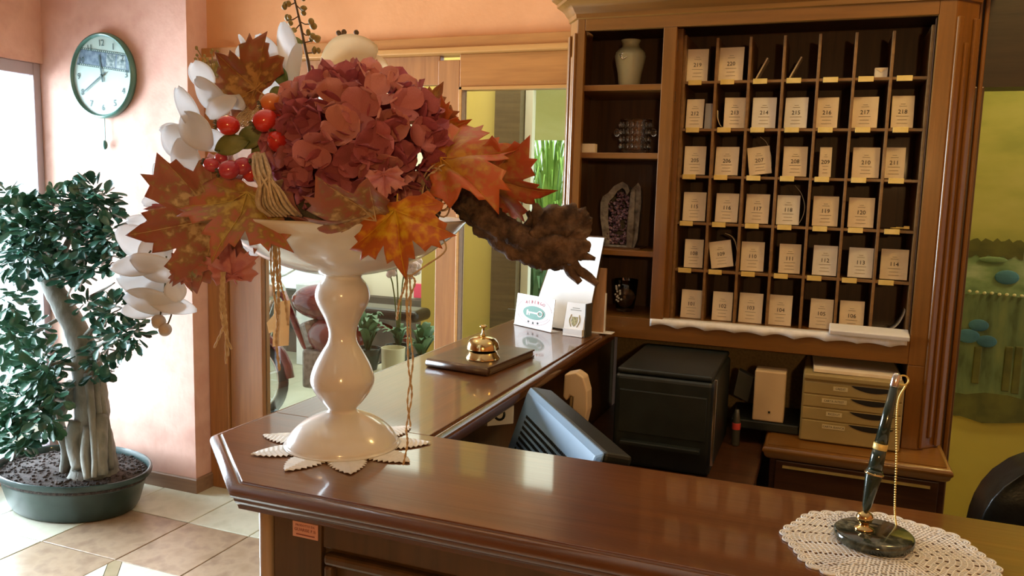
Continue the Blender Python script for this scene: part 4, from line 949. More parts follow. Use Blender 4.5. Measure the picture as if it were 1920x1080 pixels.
# ================================================================ wall clock
ck = Vector((-3.252, YB, 1.99)); 
M['clock_rim'] = noisy('green_clock_rim', [(0.05, 0.15, 0.12), (0.08, 0.20, 0.16)], scale=6, rough=0.3, coat=.3)
M['clock_face'] = noisy('pale_clock_face', [(0.36, 0.50, 0.46), (0.42, 0.56, 0.52)], scale=5, rough=0.5)
M['film_blue'] = noisy('film_print', [(0.06, 0.12, 0.18), (0.16, 0.25, 0.32)], scale=40, rough=0.5)
M['film_pale'] = noisy('film_print_pale', [(0.08, 0.15, 0.16), (0.36, 0.46, 0.46)], scale=60, rough=0.5)
M['clock_ink'] = plain('clock_ink', (0.03, 0.08, 0.08), 0.6)
wc = empty('wall_clock', (ck.x, ck.y, ck.z-.2), 'round green-rimmed pendulum wall clock with film-strip print', 'clock')
def disc(prof, n=56):       # lathe about -y
    b = MB(); k = 0
    for r, d in prof:
        for j in range(n): a = 2*math.pi*j/n; b.v.append((ck.x + r*math.cos(a), YB - d, ck.z + r*math.sin(a)))
    for i in range(len(prof)-1):
        for j in range(n): b.f.append((i*n+j, i*n+(j+1) % n, (i+1)*n+(j+1) % n, (i+1)*n+j))
    return b
disc([(.192, .002), (.199, .006), (.201, .020), (.197, .032), (.190, .035), (.184, .030), (.182, .022)]).build('rim', M['clock_rim'], wc, smooth=True, angle=60)
disc([(.0005, .020), (.1, .020), (.186, .020)]).build('face', M['clock_face'], wc)
Fy = YB-.0206; UX = Vector((1, 0, 0)); VZ = Vector((0, 0, 1)); FN = Vector((0, -1, 0))
for h in range(1, 13):
    a = math.radians(90-30*h); text_on('numeral', str(h), .042, (ck.x+.150*math.cos(a), Fy-.0016, ck.z+.150*math.sin(a)), UX, VZ, M['clock_ink'], wc, .0003, sx=.9)
tl_ = math.radians(-8); FU = Vector((math.cos(tl_), 0, math.sin(tl_))); FV = Vector((-math.sin(tl_), 0, math.cos(tl_))); fc = ck + FV*.075
fs_ = MB().prism([(-.170, -.042), (.166, -.042), (.152, .042), (-.145, .042)], (fc.x, Fy, fc.z), FU, FV, FN, .0006).build('film_strip', M['film_blue'], wc)
MB().prism([(.02, -.030), (.075, -.030), (.075, .030), (.02, .030)], (fc.x, Fy-.0006, fc.z), FU, FV, FN, .0004).build('film_frame', M['film_pale'], fs_)
MB().prism([(.085, -.030), (.145, -.030), (.135, .030), (.085, .030)], (fc.x, Fy-.0006, fc.z), FU, FV, FN, .0004).build('film_frame', M['film_pale'], fs_)
MB().prism([(-.062, -.030), (.012, -.030), (.012, .030), (-.062, .030)], (fc.x, Fy-.0006, fc.z), FU, FV, FN, .0004).build('film_frame', M['film_blue'], fs_)
sp = MB()
for s in (-1, 1):
    sp.prism([(-.160 if s < 0 else -.145, -.005), (.162 if s < 0 else .152, -.005), (.162 if s < 0 else .152, .005), (-.160 if s < 0 else -.145, .005)], Vector((fc.x, Fy-.0006, fc.z)) + FV*(s*.037), FU, FV, FN, .0003)
sp.build('film_edge', M['clock_ink'], fs_)
hl = MB()
for s in (-1, 1):
    for k in range(24):
        p = Vector((fc.x, Fy-.0009, fc.z)) + FV*(s*.037) + FU*(-.142+k*.0122); hl.prism([(-.003, -.0025), (.003, -.0025), (.003, .0025), (-.003, .0025)], p, FU, FV, FN, .0003)
hl.build('sprocket_holes', M['clock_face'], fs_)['kind'] = 'stuff'
def hand(name, deg, l, w_, y):
    a = math.radians(90-deg); D = Vector((math.cos(a), 0, math.sin(a))); S_ = Vector((-D.z, 0, D.x))
    MB().prism([(-.03, -w_), (l*.9, -w_), (l, 0), (l*.9, w_), (-.03, w_)], (ck.x, y, ck.z), D, S_, FN, .0012).build(name, M['clock_ink'], wc)
hand('hour_hand', 352, .10, .0042, Fy-.003); hand('minute_hand', 238, .145, .003, Fy-.005)
MB().ball((ck.x, Fy-.005, ck.z), (.008, .004, .008), 12, 8).build('hub', M['clock_ink'], wc)
pd = MB().box(ck.x+.0, ck.x+.004, YB-.020, YB-.017, ck.z-.325, ck.z-.19).build('pendulum', M['clock_rim'], wc)
MB().ball((ck.x, YB-.020, ck.z-.325), (.016, .010, .022), 16, 10).build('bob', M['clock_rim'], pd, smooth=True)
# ================================================================ flower arrangement in the vase bowl
VD = (Vector((vb.x, vb.y, 1.45)) - Vector((0, 0, CAMZ))).dot(FW)       # depth of the vase axis
def A_(px, py, d=0.0): return onray(px, py, VD + d)
PXM = VD / FPX                                                           # metres per pixel at the vase
fa = empty('flower_arrangement', (vb.x, vb.y, vb.z+.33), 'autumn arrangement of pink hydrangea, maple leaves, white blossoms and driftwood in the vase', 'flowers')
rr_ = random.Random(11)
M['moss'] = noisy('dark_moss', [(0.05, 0.035, 0.015), (0.10, 0.07, 0.03)], scale=40, rough=0.9, bump=.6)
c = Vector((vb.x, vb.y, vb.z+.385))
MB().ball(c, (.16, .15, .050), 24, 12).build('moss_base', M['moss'], fa, smooth=True)
# ---- hydrangea
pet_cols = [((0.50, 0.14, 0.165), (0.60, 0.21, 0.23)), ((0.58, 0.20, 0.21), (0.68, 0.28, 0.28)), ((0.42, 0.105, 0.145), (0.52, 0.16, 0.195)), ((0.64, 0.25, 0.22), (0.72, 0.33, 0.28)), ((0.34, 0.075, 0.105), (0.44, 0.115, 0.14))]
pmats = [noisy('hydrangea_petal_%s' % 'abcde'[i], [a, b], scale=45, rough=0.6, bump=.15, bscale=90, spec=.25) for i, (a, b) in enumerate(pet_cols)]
def petal_mesh(seed, m, L=1.0, W=.95):
    r = random.Random(seed); nu, nv = 9, 6; vs = []; ph1, ph2 = r.uniform(0, 6), r.uniform(0, 6); cup = r.uniform(.12, .38); rip = r.uniform(.05, .10)
    for i in range(nu+1):
        t = i/nu; wd = W*.5*(.12+.88*math.sin(math.pi*.5*min(1, t/.62))) * (1 if t < .62 else math.sqrt(max(0, 1-((t-.62)/.38)**2)) if t < 1 else .02)
        for j in range(nv+1):
            s = -1+2*j/nv
            x = t*L*(1+.05*abs(s)**2*t); y = s*wd
            z = cup*(t**2) + .10*s*s*t + rip*math.sin(3.2*s+ph1)*t + rip*.8*math.sin(6*s+ph2)*t*t
            vs.append((x, y, z))
    b = MB(); b.add(vs, [(i*(nv+1)+j, i*(nv+1)+j+1, (i+1)*(nv+1)+j+1, (i+1)*(nv+1)+j) for i in range(nu) for j in range(nv)])
    return b.mesh('petal', m, True)
[translucent(m, .25) for m in pmats]
pms = [[petal_mesh(k*7+i, pmats[i]) for k in range(4)] for i in range(5)]
HC = A_(668, 282, -.075)
hy = MB().ball(HC, (.095, .085, .085), 24, 16).build('hydrangea_bloom', plain('hydrangea_core', (0.20, 0.035, 0.04), 0.9), fa, smooth=True, label='large dusty pink hydrangea bloom')
NF = 112
for k in range(NF):
    z = 1 - 2*(k+.5)/NF; a = k*2.39996; rad = math.sqrt(1-z*z)
    d = Vector((math.cos(a)*rad, math.sin(a)*rad, z))
    # keep the florets of the visible side and the rim
    if d.dot(-FW) < -.25: continue
    R_ = .116*rr_.uniform(.90, 1.06)
    base = HC + (RX*d.dot(RX)*R_*1.12 + UP*d.dot(UP)*R_*.98 + FW*d.dot(FW)*R_*.95)
    nrm = (d + Vector((rr_.uniform(-.3, .3), rr_.uniform(-.3, .3), rr_.uniform(-.3, .3)))).normalized()
    t1 = nrm.orthogonal().normalized(); t2 = nrm.cross(t1); off = rr_.uniform(0, 6.28); ci = rr_.choices(range(5), (4, 4, 3, 2, 2))[0]
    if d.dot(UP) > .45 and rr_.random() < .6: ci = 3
    nP = 4
    for q in range(nP):
        aa = off + q*2*math.pi/nP + rr_.uniform(-.2, .2); e = t1*math.cos(aa) + t2*math.sin(aa)
        tilt = rr_.uniform(.25, .75); X = (e*math.cos(tilt) + nrm*math.sin(tilt)).normalized(); Y = nrm.cross(e).normalized(); Z = X.cross(Y)
        S = rr_.uniform(.029, .041)
        o_ = base - nrm*.012
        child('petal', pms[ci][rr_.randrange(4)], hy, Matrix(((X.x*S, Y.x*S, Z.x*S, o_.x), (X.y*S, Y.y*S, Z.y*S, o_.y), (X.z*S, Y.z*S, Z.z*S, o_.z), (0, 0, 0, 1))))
# inner petals filling the bloom
fill = MB(); pv = [[tuple(v.co) for v in me.vertices] for me in pms[4]]; pf = [tuple(p.vertices) for p in pms[4][0].polygons]
for k in range(330):
    d = Vector((rr_.gauss(0, 1), rr_.gauss(0, 1), rr_.gauss(0, 1))).normalized()
    if d.dot(-FW) < -.3: continue
    R_ = .104; base = HC + (RX*d.dot(RX)*R_*1.12 + UP*d.dot(UP)*R_*.98 + FW*d.dot(FW)*R_*.95)
    e = d.orthogonal().normalized(); e = Matrix.Rotation(rr_.uniform(0, 6.28), 3, d) @ e; tl_ = rr_.uniform(.5, 1.25)
    X = e*math.cos(tl_) + d*math.sin(tl_); Y = d.cross(e); Z = X.cross(Y); S = rr_.uniform(.026, .038)
    fill.add([base - d*.008 + (X*v[0] + Y*v[1] + Z*v[2])*S for v in pv[k % 4]], pf)
fill.build('inner_petals', pmats[2], hy, smooth=True)['kind'] = 'stuff'
# ---- maple leaves
LM = {
 'bronze': leafmat('maple_bronze', (0.48, 0.27, 0.08), (0.25, 0.12, 0.035), (0.28, 0.09, 0.035)),
 'redbrown': leafmat('maple_redbrown', (0.42, 0.28, 0.16), (0.24, 0.11, 0.07), (0.30, 0.065, 0.065)),
 'gold': leafmat('maple_gold', (0.50, 0.36, 0.09), (0.32, 0.19, 0.05), (0.42, 0.14, 0.08)),
 'tan': leafmat('maple_tan', (0.52, 0.36, 0.18), (0.27, 0.15, 0.06), (0.31, 0.10, 0.06)),
 'green': leafmat('maple_green', (0.20, 0.27, 0.16), (0.26, 0.29, 0.17), (0.40, 0.15, 0.11)),
 'pink': leafmat('maple_pink', (0.42, 0.13, 0.13), (0.46, 0.15, 0.14), (0.50, 0.20, 0.18)),
 'flame': leafmat('maple_flame', (0.50, 0.24, 0.03), (0.42, 0.16, 0.03), (0.46, 0.10, 0.025)),
 'yellow': leafmat('maple_yellow', (0.62, 0.36, 0.02), (0.55, 0.22, 0.015), (0.44, 0.11, 0.02)),
 'orange': leafmat('maple_orange', (0.48, 0.20, 0.05), (0.44, 0.15, 0.04), (0.46, 0.09, 0.035)),
}
half = [(0.0, 1.0), (.10, .80), (.12, .72), (.22, .76), (.23, .62), (.22, .50), (.32, .60), (.38, .68), (.48, .60), (.62, .66), (.58, .54), (.80, .46), (.66, .36), (.70, .28), (.60, .22), (.54, .14), (.64, .06), (.66, -.04), (.56, -.10), (.48, -.22), (.36, -.16), (.20, -.16), (.06, -.10)]
outline = half + [(-x, y) for x, y in reversed(half[1:])]
vein_dirs = [Vector((0, 1)), Vector((.80, .46)).normalized(), Vector((-.80, .46)).normalized(), Vector((.64, -.04)).normalized(), Vector((-.64, -.04)).normalized()]
def maple(cpx, cpy, d, size, ang, mat, tiltx=0.0, tilty=0.0, curl=.25, seed=0, label=None, wid=1.0):
    """leaf centred at (cpx,cpy), tip pointing at image angle ang (deg, 0 = right, 90 = up), size = full length in pixels"""
    r = random.Random(seed+5); S = size*PXM/1.5
    T = RX*math.cos(math.radians(ang)) + UP*math.sin(math.radians(ang)); Sd = T.cross(-FW) ; Nn = -FW
    Rm = Matrix.Rotation(math.radians(tilty), 3, T) @ Matrix.Rotation(math.radians(tiltx), 3, Sd)
    T, Sd, Nn = Rm @ T, Rm @ Sd, Rm @ Nn
    O = A_(cpx, cpy, d); C0 = Vector((0, .02)); p1, p2 = r.uniform(0, 6), r.uniform(0, 6)
    rings = [0, .12, .28, .45, .62, .8, .92, 1.0]; n = len(outline); vs = []; at = []
    def z(x, y):
        v = Vector((x, y)); best = min(abs(v.x*q.y - v.y*q.x) + (0 if v.dot(q) > 0 else 9) for q in vein_dirs)
        return -.05*math.exp(-best/.035)*min(1, v.length*4) - curl*(x*x*.8 + max(0, y)**2*.5) + .05*math.sin(4*x+p1+2*y) + .035*math.sin(7*y+p2) + .06*min(best, .25)/.25
    for k, f in enumerate(rings):
        for (x, y) in outline:
            X = C0.x + (x-C0.x)*f; Y = C0.y + (y-C0.y)*f
            if 0 < f < 1: X *= 1 + .0
            vs.append(O + (Sd*(X*wid) + T*(Y-.40) + Nn*z(X, Y))*S); at.append(f)
            if f == 0: break
    fs = [(0, 1+i, 1+(i+1) % n) for i in range(n)]
    for k in range(len(rings)-2):
        a, b_ = 1+k*n, 1+(k+1)*n
        fs += [(a+i, b_+i, b_+(i+1) % n, a+(i+1) % n) for i in range(n)]
    b = MB(); b.add(vs, fs); o = b.build('maple_leaf', LM[mat], fa, smooth=True, solid=.0007, label=label)
    ca = o.data.attributes.new('edge', 'FLOAT', 'POINT')
    for i, v in enumerate(at): ca.data[i].value = v
    # veins and stalk
    vn = MB()
    for q in vein_dirs:
        L = 1.0 if q.x == 0 else (.85 if q.y > .2 else .58)
        vn.tube([O + (Sd*(q.x*t*L*wid) + T*(q.y*t*L-.40+.02*(1-t)) + Nn*(z(q.x*t*L, q.y*t*L)+.018))*S for t in (0, .25, .5, .75, .95)], [.0012, .0010, .0008, .0006, .0003], 4)
    vn.tube([O + (T*-.40 + Nn*.0)*S, O + (T*-.52 + Nn*-.05)*S, O + (T*-.66 + Nn*-.12)*S], .0011, 5)
    vn.build('vein', LM[mat], o)
    return o
maple(446, 140, -.06, 150, 138, 'bronze', 10, -15, .3, 1, 'bronze maple leaf above the white blossoms', 1.15)
maple(400, 118, .01, 70, 165, 'bronze', -10, 30, .3, 2)
maple(370, 352, -.09, 200, 160, 'redbrown', -15, 20, .35, 3)
maple(340, 424, -.13, 235, 190, 'tan', 15, -15, .25, 4, 'brown and red maple leaf pointing left')
maple(436, 408, -.18, 190, 250, 'gold', 30, 10, .30, 5, 'golden maple leaf with red rim hanging over the bowl', 1.1)
maple(348, 508, -.10, 92, 280, 'green', 10, 20, .25, 6, 'small greenish maple leaf')
maple(430, 492, -.12, 92, 95, 'pink', 15, -10, .2, 7, 'small pink maple leaf above the hanging twine', 1.05)
maple(748, 444, -.21, 165, 277, 'yellow', 8, 8, .18, 8, 'bright orange and yellow maple leaf hanging over the bowl rim')
maple(640, 412, -.20, 215, 186, 'tan', 3, -74, .2, 9, 'tan maple leaf lying along the bowl rim')
maple(888, 288, -.12, 225, 20, 'flame', -8, -38, .25, 10, 'orange maple leaf right of the hydrangea')
maple(962, 352, -.07, 190, -12, 'orange', 8, 48, .25, 11, 'orange-red maple leaf above the driftwood')
maple(805, 200, .0, 130, 60, 'bronze', 15, 15, .3, 12)
maple(840, 240, -.03, 110, 20, 'flame', 20, 30, .3, 13)
maple(720, 345, -.215, 70, 275, 'pink', 20, 0, .2, 14)
maple(560, 385, -.12, 100, 230, 'gold', 40, 10, .3, 15)
maple(300, 395, -.05, 80, 170, 'redbrown', 10, 40, .3, 16)
maple(490, 440, -.10, 90, 260, 'gold', 25, 25, .3, 17)
# ---- white silk blossoms
M['petal_white'] = noisy('white_silk_petal', [(0.80, 0.81, 0.82), (0.88, 0.88, 0.89)], scale=14, rough=0.55, spec=.3)
M['petal_cream'] = noisy('cream_silk_petal', [(0.86, 0.76, 0.58), (0.92, 0.83, 0.66)], scale=14, rough=0.55, spec=.3)
translucent(M['petal_white'], .45); translucent(M['petal_cream'], .5)
def blossom(name, label, pets, mat='petal_white'):
    root = None
    for (px, py, d, L, W, ang, tx, ty, cup) in pets:
        T = RX*math.cos(math.radians(ang)) + UP*math.sin(math.radians(ang)); Sd = T.cross(-FW); Nn = -FW
        Rm = Matrix.Rotation(math.radians(ty), 3, T) @ Matrix.Rotation(math.radians(tx), 3, Sd); T, Sd, Nn = Rm @ T, Rm @ Sd, Rm @ Nn
        O = A_(px, py, d); nu, nv = 12, 8; vs = []; l = L*PXM; w2 = W*PXM/2; ph_ = rr_.uniform(0, 6)
        for i in range(nu+1):
            t = i/nu; wd = w2*math.sin(math.pi*(.05+.93*t))**.62
            for j in range(nv+1):
                s = -1+2*j/nv
                vs.append(O + T*((t-.5)*l) + Sd*(s*wd) + Nn*(-cup*l*((t-.4)**2) + cup*.7*w2*s*s + .03*l*math.sin(5*t+ph_+2*s)))
        b = MB(); b.add(vs, [(i*(nv+1)+j, i*(nv+1)+j+1, (i+1)*(nv+1)+j+1, (i+1)*(nv+1)+j) for i in range(nu) for j in range(nv)])
        if root is None: root = b.build(name, M[mat], fa, smooth=True, solid=.0008, label=label)
        else: b.build('petal', M[mat], root, smooth=True, solid=.0008)
    return root
blossom('magnolia_blossom', 'cream magnolia petals behind the hydrangea', [(655, 108, .0, 112, 84, 15, 15, 0, .3), (702, 126, .0, 50, 46, 10, 0, 0, .3), (640, 130, .03, 70, 60, 200, 20, 0, .3)], 'petal_cream')
blossom('orchid_blossom', 'translucent white orchid petals pointing up', [(540, 95, -.02, 115, 38, 98, 0, 25, .3), (553, 120, -.03, 80, 34, 85, 0, -20, .3), (505, 105, -.01, 90, 44, 118, 10, 0, .3), (520, 150, -.01, 100, 66, 100, 0, 0, .2)])
blossom('orchid_blossom', 'white orchid at the upper left', [(378, 142, -.05, 62, 42, 120, 0, 20, .3), (395, 178, -.06, 80, 46, 130, 10, -20, .3), (425, 185, -.05, 70, 40, 150, 0, 30, .3), (415, 200, -.07, 60, 36, 35, 0, 0, .3)])
blossom('orchid_blossom', 'white orchid at the middle left', [(352, 205, -.06, 95, 34, 115, 0, 20, .3), (368, 245, -.07, 80, 56, 130, 0, -10, .3), (395, 265, -.06, 70, 44, 160, 0, 20, .3), (335, 265, -.04, 75, 60, 140, 0, 0, .3), (350, 300, -.05, 80, 55, 100, 20, 0, .3), (322, 245, -.02, 50, 28, 170, 0, 0, .3)])
blossom('orchid_blossom', 'white petals behind the red maple leaf', [(308, 325, -.01, 55, 44, 130, 0, 0, .3), (295, 372, -.02, 60, 26, 20, 0, 0, .3), (265, 415, .0, 62, 26, 175, 0, 0, .3), (318, 368, -.05, 24, 18, 30, 0, 0, .3), (455, 78, .0, 34, 10, 120, 0, 0, .3), (452, 92, .0, 30, 16, 60, 0, 0, .3)])
blossom('lily_cluster', 'hanging white lilies at the lower left', [(262, 455, -.04, 95, 60, 150, 10, 0, .3), (250, 500, -.06, 90, 42, 175, 0, 30, .3), (290, 500, -.07, 100, 52, 165, 0, -20, .3), (270, 535, -.06, 105, 50, 160, 0, 20, .3), (285, 565, -.07, 110, 48, 170, 0, -15, .3), (265, 580, -.05, 80, 34, 185, 0, 0, .3), (320, 570, -.07, 90, 34, 345, 0, 0, .3), (300, 545, -.05, 80, 44, 20, 0, 0, .3), (295, 470, -.05, 80, 60, 60, 0, 0, .3), (330, 545, -.08, 40, 40, 280, 0, 0, .3)])
blossom('gardenia_petals', 'pale petal resting between the leaves', [(510, 462, -.07, 60, 36, 340, 0, 0, .3), (480, 462, -.06, 50, 34, 20, 0, 0, .3)])
# ---- burlap ribbon pieces
M['burlap'] = noisy('burlap', [(0.42, 0.27, 0.11), (0.56, 0.39, 0.19)], scale=120, rough=0.95, bump=.6, bscale=200)
def weave(pts, label):
    a, b, c_, d_ = [A_(*p) for p in pts]; m_ = MB(); n = 16
    nn = (b-a).cross(d_-a).normalized()
    for i in range(n+1):
        t = i/n
        m_.tube([a.lerp(b, t).lerp(d_.lerp(c_, t), s/8) + nn*(.0006 if (i+s) % 2 else -.0006) for s in range(9)], .0011, 4)
        m_.tube([a.lerp(d_, t).lerp(b.lerp(c_, t), s/8) + nn*(-.0006 if (i+s) % 2 else .0006) for s in range(9)], .0011, 4)
    m_.build('burlap_ribbon', M['burlap'], fa, label=label)
weave([(790, 315, -.05), (810, 245, -.03), (826, 258, -.04), (815, 312, -.06)], 'burlap ribbon beside the hydrangea')
weave([(430, 235, -.05), (480, 180, -.03), (520, 190, -.04), (500, 240, -.06)], 'burlap ribbon behind the rose hips')
# ---- green leaves
M['olive'] = noisy('olive_leaf', [(0.10, 0.13, 0.03), (0.20, 0.22, 0.06)], scale=30, rough=0.5)
M['leafgreen'] = noisy('green_silk_leaf', [(0.07, 0.14, 0.03), (0.13, 0.22, 0.06)], scale=30, rough=0.5)
def gleaf(px, py, d, L, W, ang, mat='olive', ty=0):
    T = RX*math.cos(math.radians(ang)) + UP*math.sin(math.radians(ang)); Sd = T.cross(-FW); Nn = Matrix.Rotation(math.radians(ty), 3, T) @ -FW; Sd = Matrix.Rotation(math.radians(ty), 3, T) @ Sd
    O = A_(px, py, d); vs = []
    for i in range(11):
        t = i/10; wd = W*PXM/2*math.sin(math.pi*t)**.8
        for j in range(5):
            s = -1+j/2; vs.append(O + T*((t-.5)*L*PXM) + Sd*(s*wd) + Nn*(abs(s)*.004 - .01*(t-.5)**2*4))
    b = MB(); b.add(vs, [(i*5+j, i*5+j+1, i*5+j+6, i*5+j+5) for i in range(10) for j in range(4)]); b.build('green_leaf', M[mat], fa, smooth=True, solid=.0006)
gleaf(526, 142, -.05, 48, 26, 115, 'leafgreen'); gleaf(520, 175, -.03, 40, 24, 200); gleaf(555, 178, -.04, 34, 22, 95, 'leafgreen')
gleaf(432, 272, -.13, 62, 36, 195); gleaf(470, 258, -.12, 60, 38, 210); gleaf(490, 280, -.11, 50, 30, 230); gleaf(553, 78, 0, 30, 16, 180, 'olive')
gleaf(395, 192, -.05, 30, 12, 50); gleaf(610, 150, .0, 50, 26, 80, 'olive'); gleaf(875, 385, -.03, 40, 22, 120, 'olive')
# ---- rose hips
M['hip_red'] = noisy('red_rosehip', [(0.55, 0.02, 0.02), (0.68, 0.05, 0.03)], scale=8, rough=0.2, coat=.5)
M['hip_orange'] = noisy('orange_rosehip', [(0.60, 0.14, 0.03), (0.70, 0.22, 0.05)], scale=8, rough=0.25, coat=.4)
M['hip_pink'] = noisy('dusky_rosehip', [(0.42, 0.03, 0.06), (0.55, 0.07, 0.09)], scale=8, rough=0.2, coat=.5)
M['calyx'] = noisy('calyx_brown', [(0.05, 0.05, 0.02), (0.12, 0.10, 0.04)], scale=60, rough=0.8)
for (px, py, d, r, ang, mt) in ((508, 192, -.13, 17, 200, 'hip_orange'), (497, 226, -.15, 20, 210, 'hip_red'), (520, 232, -.13, 16, 250, 'hip_red'), (519, 265, -.15, 17, 100, 'hip_red'), (428, 235, -.14, 18, 180, 'hip_red'),
                                (397, 309, -.14, 13, 160, 'hip_pink'), (430, 318, -.16, 17, 200, 'hip_pink'), (455, 312, -.15, 16, 20, 'hip_pink'), (470, 325, -.14, 14, 60, 'hip_red'), (415, 298, -.12, 12, 90, 'hip_pink')):
    D = (RX*math.cos(math.radians(ang)) + UP*math.sin(math.radians(ang)) - FW*.3).normalized(); X = D.orthogonal().normalized(); Y = D.cross(X); O = A_(px, py, d); R_ = r*PXM*.93
    h = MB().ball(O, (R_, R_, R_*1.15), 18, 12, (X, Y, D)).build('rose_hip', M[mt], fa, smooth=True)
    cx_ = MB()
    for k in range(6):
        a = k*1.047; e = X*math.cos(a)+Y*math.sin(a); cx_.tube([O + D*R_*1.05 + e*R_*.15, O + D*R_*1.25 + e*R_*.42, O + D*R_*1.45 + e*R_*.38], [R_*.16, R_*.13, R_*.02], 5)
    cx_.build('calyx', M['calyx'], h)
M['bead'] = noisy('beige_seed_ball', [(0.42, 0.34, 0.27), (0.52, 0.43, 0.35)], scale=20, rough=0.4)
for px, py, r in ((297, 603, 13), (309, 618, 12)):
    h = MB().ball(A_(px, py, -.07), r*PXM, 16, 10).build('seed_ball', M['bead'], fa, smooth=True)
MB().tube([A_(345, 490, -.06), A_(330, 560, -.06), A_(318, 600, -.07), A_(312, 610, -.07)], .0012, 6, smooth=5).tube([A_(283, 470, -.05), A_(268, 490, -.06), A_(265, 500, -.06)], .0012, 6, smooth=4).tube([A_(312, 480, -.06), A_(310, 530, -.06), A_(300, 595, -.07)], .0012, 6, smooth=4).build('hanging_stem', M['calyx'], fa)
# ---- twig with buds pointing up
M['twig'] = noisy('thin_twig', [(0.07, 0.04, 0.015), (0.13, 0.075, 0.03)], scale=40, rough=0.8)
M['bud'] = noisy('green_bud', [(0.20, 0.15, 0.03), (0.34, 0.24, 0.06)], scale=60, rough=0.6)
tw = MB().tube([A_(585, 190, .0), A_(580, 130, .0), A_(570, 80, .0), A_(562, 40, .0), A_(548, -20, .0)], [.0028, .0026, .0022, .0020, .0014], 7, smooth=5)
sts = [((570, 80), (590, 70)), ((566, 60), (580, 66)), ((563, 45), (545, 60)), ((560, 30), (538, 38)), ((556, 10), (572, 20)), ((553, 5), (536, 8)), ((575, 100), (596, 92)), ((551, -5), (566, -8)), ((562, 40), (582, 45))]
for a, e in sts: tw.tube([A_(a[0], a[1]), A_((a[0]+e[0])/2, (a[1]+e[1])/2+3), A_(e[0], e[1])], .0010, 5)
tw = tw.build('bud_twig', M['twig'], fa)
for a, e in sts:
    for k in range(3): MB().ball(A_(e[0]+rr_.uniform(-7, 7), e[1]+rr_.uniform(-6, 6), rr_.uniform(-.01, .01)), (rr_.uniform(.0035, .0062),)*2 + (rr_.uniform(.004, .006),), 8, 6).build('bud', M['bud'], tw, smooth=True)
t3 = MB().tube([A_(668, 110, .03), A_(660, 76, .03), A_(635, 62, .03)], .0016, 6, smooth=4).tube([A_(660, 76, .03), A_(668, 62, .03)], .0012, 5).tube([A_(648, 68, .03), A_(644, 60, .03)], .0012, 5).build('bud_twig', M['twig'], fa)
for p in ((635, 62), (668, 61), (645, 60), (655, 70)): MB().ball(A_(p[0], p[1], .03), .0045, 8, 6).build('bud', M['twig'], t3, smooth=True)
# fine gypsum-like sprigs at the upper left
sp_ = MB()
for k in range(26):
    e = (368+rr_.uniform(-5, 42), 95+rr_.uniform(-8, 45)); sp_.tube([A_(400, 150, -.01), A_((400+e[0])/2+rr_.uniform(-4, 4), (150+e[1])/2, -.01), A_(e[0], e[1], -.01)], .0006, 4); sp_.ball(A_(e[0], e[1], -.01), .0026, 6, 4)
sp_.build('dried_sprig', M['bud'], fa)['kind'] = 'stuff'
# ---- jute: knot, loops, hanging strings
M['jute'] = noisy('jute_twine', [(0.44, 0.30, 0.16), (0.60, 0.45, 0.27)], scale=150, rough=0.95)
kn = MB()
for k in range(60):
    o1 = rr_.uniform(-17, 17); o2 = rr_.uniform(-34, 30); dd = rr_.uniform(-.075, -.02)
    kn.tube([A_(486+o1*.7, 292+rr_.uniform(-6, 6), -.13+dd), A_(492+o1, 325, -.16+dd), A_(505+o2*.6, 352, -.17+dd), A_(515+o2, 385, -.16+dd), A_(535+o2, 405, -.13+dd)], .0017, 5, smooth=4)
for k in range(10):
    kn.tube([A_(470+2*k, 330+k*1.5, -.13), A_(495, 345+k*3, -.185), A_(530-1*k, 338+k*3, -.15)], .0017, 5, smooth=4)
kn.build('jute_knot', M['jute'], fa)
lp = MB()
for k in range(7):
    cx_, cy_ = 822+rr_.uniform(-10, 10), 352+rr_.uniform(-14, 14); rx_, ry_ = rr_.uniform(18, 30), rr_.uniform(26, 46); a0 = rr_.uniform(-.5, .5)
    lp.tube([A_(cx_+rx_*math.cos(t*.3307)*math.cos(a0)-ry_*math.sin(t*.3307)*math.sin(a0), cy_+rx_*math.cos(t*.3307)*math.sin(a0)+ry_*math.sin(t*.3307)*math.cos(a0), -.12+.02*math.sin(t*.7+k)) for t in range(20)], .0013, 5)
lp.tube([A_(800, 400, -.17), A_(826, 440, -.17), A_(835, 470, -.16), A_(795, 500, -.16), A_(766, 520, -.17)], .0013, 5, smooth=6)
lp.build('twine_loops', M['jute'], fa)
def strand(pts, r=.0017, name='hanging_twine'):
    r *= .72
    P = smooth_path([A_(*p) for p in pts], 10); b = MB()
    for ph_ in (0, math.pi):
        b.tube([p + RX*(r*.9*math.cos(i*1.1+ph_)) + FW*(r*.9*math.sin(i*1.1+ph_)) for i, p in enumerate(P)], r*.9, 5)
    return b.build(name, M['jute'], fa)
strand([(512, 440, -.17), (514, 490, -.17), (513, 540, -.17), (520, 600, -.17), (518, 640, -.17), (524, 695, -.17)])
strand([(520, 440, -.17), (524, 480, -.17), (526, 530, -.17), (534, 560, -.17), (540, 610, -.17)], .0014)
strand([(516, 440, -.165), (519, 500, -.165), (522, 550, -.165), (521, 590, -.165)], .0022)
strand([(510, 440, -.16), (508, 500, -.16), (515, 560, -.16)], .0012)
for dx in (0, 5, -5, 8): strand([(418+dx*.4, 510, -.13), (416+dx*.5, 560, -.13), (420+dx*.6, 605, -.13), ((402, 424, 434, 428)[[0, 5, -5, 8].index(dx)], (652, 682, 655, 668)[[0, 5, -5, 8].index(dx)], -.13)], .0016)
strand([(764, 515, -.19), (762, 560, -.19), (764, 620, -.19), (766, 690, -.19), (772, 740, -.19), (762, 800, -.185), (764, 830, -.18), (756, 872, -.175)], .0014)
strand([(768, 515, -.19), (770, 560, -.19), (769, 620, -.19), (774, 680, -.19), (764, 750, -.19), (770, 800, -.185)], .0013)
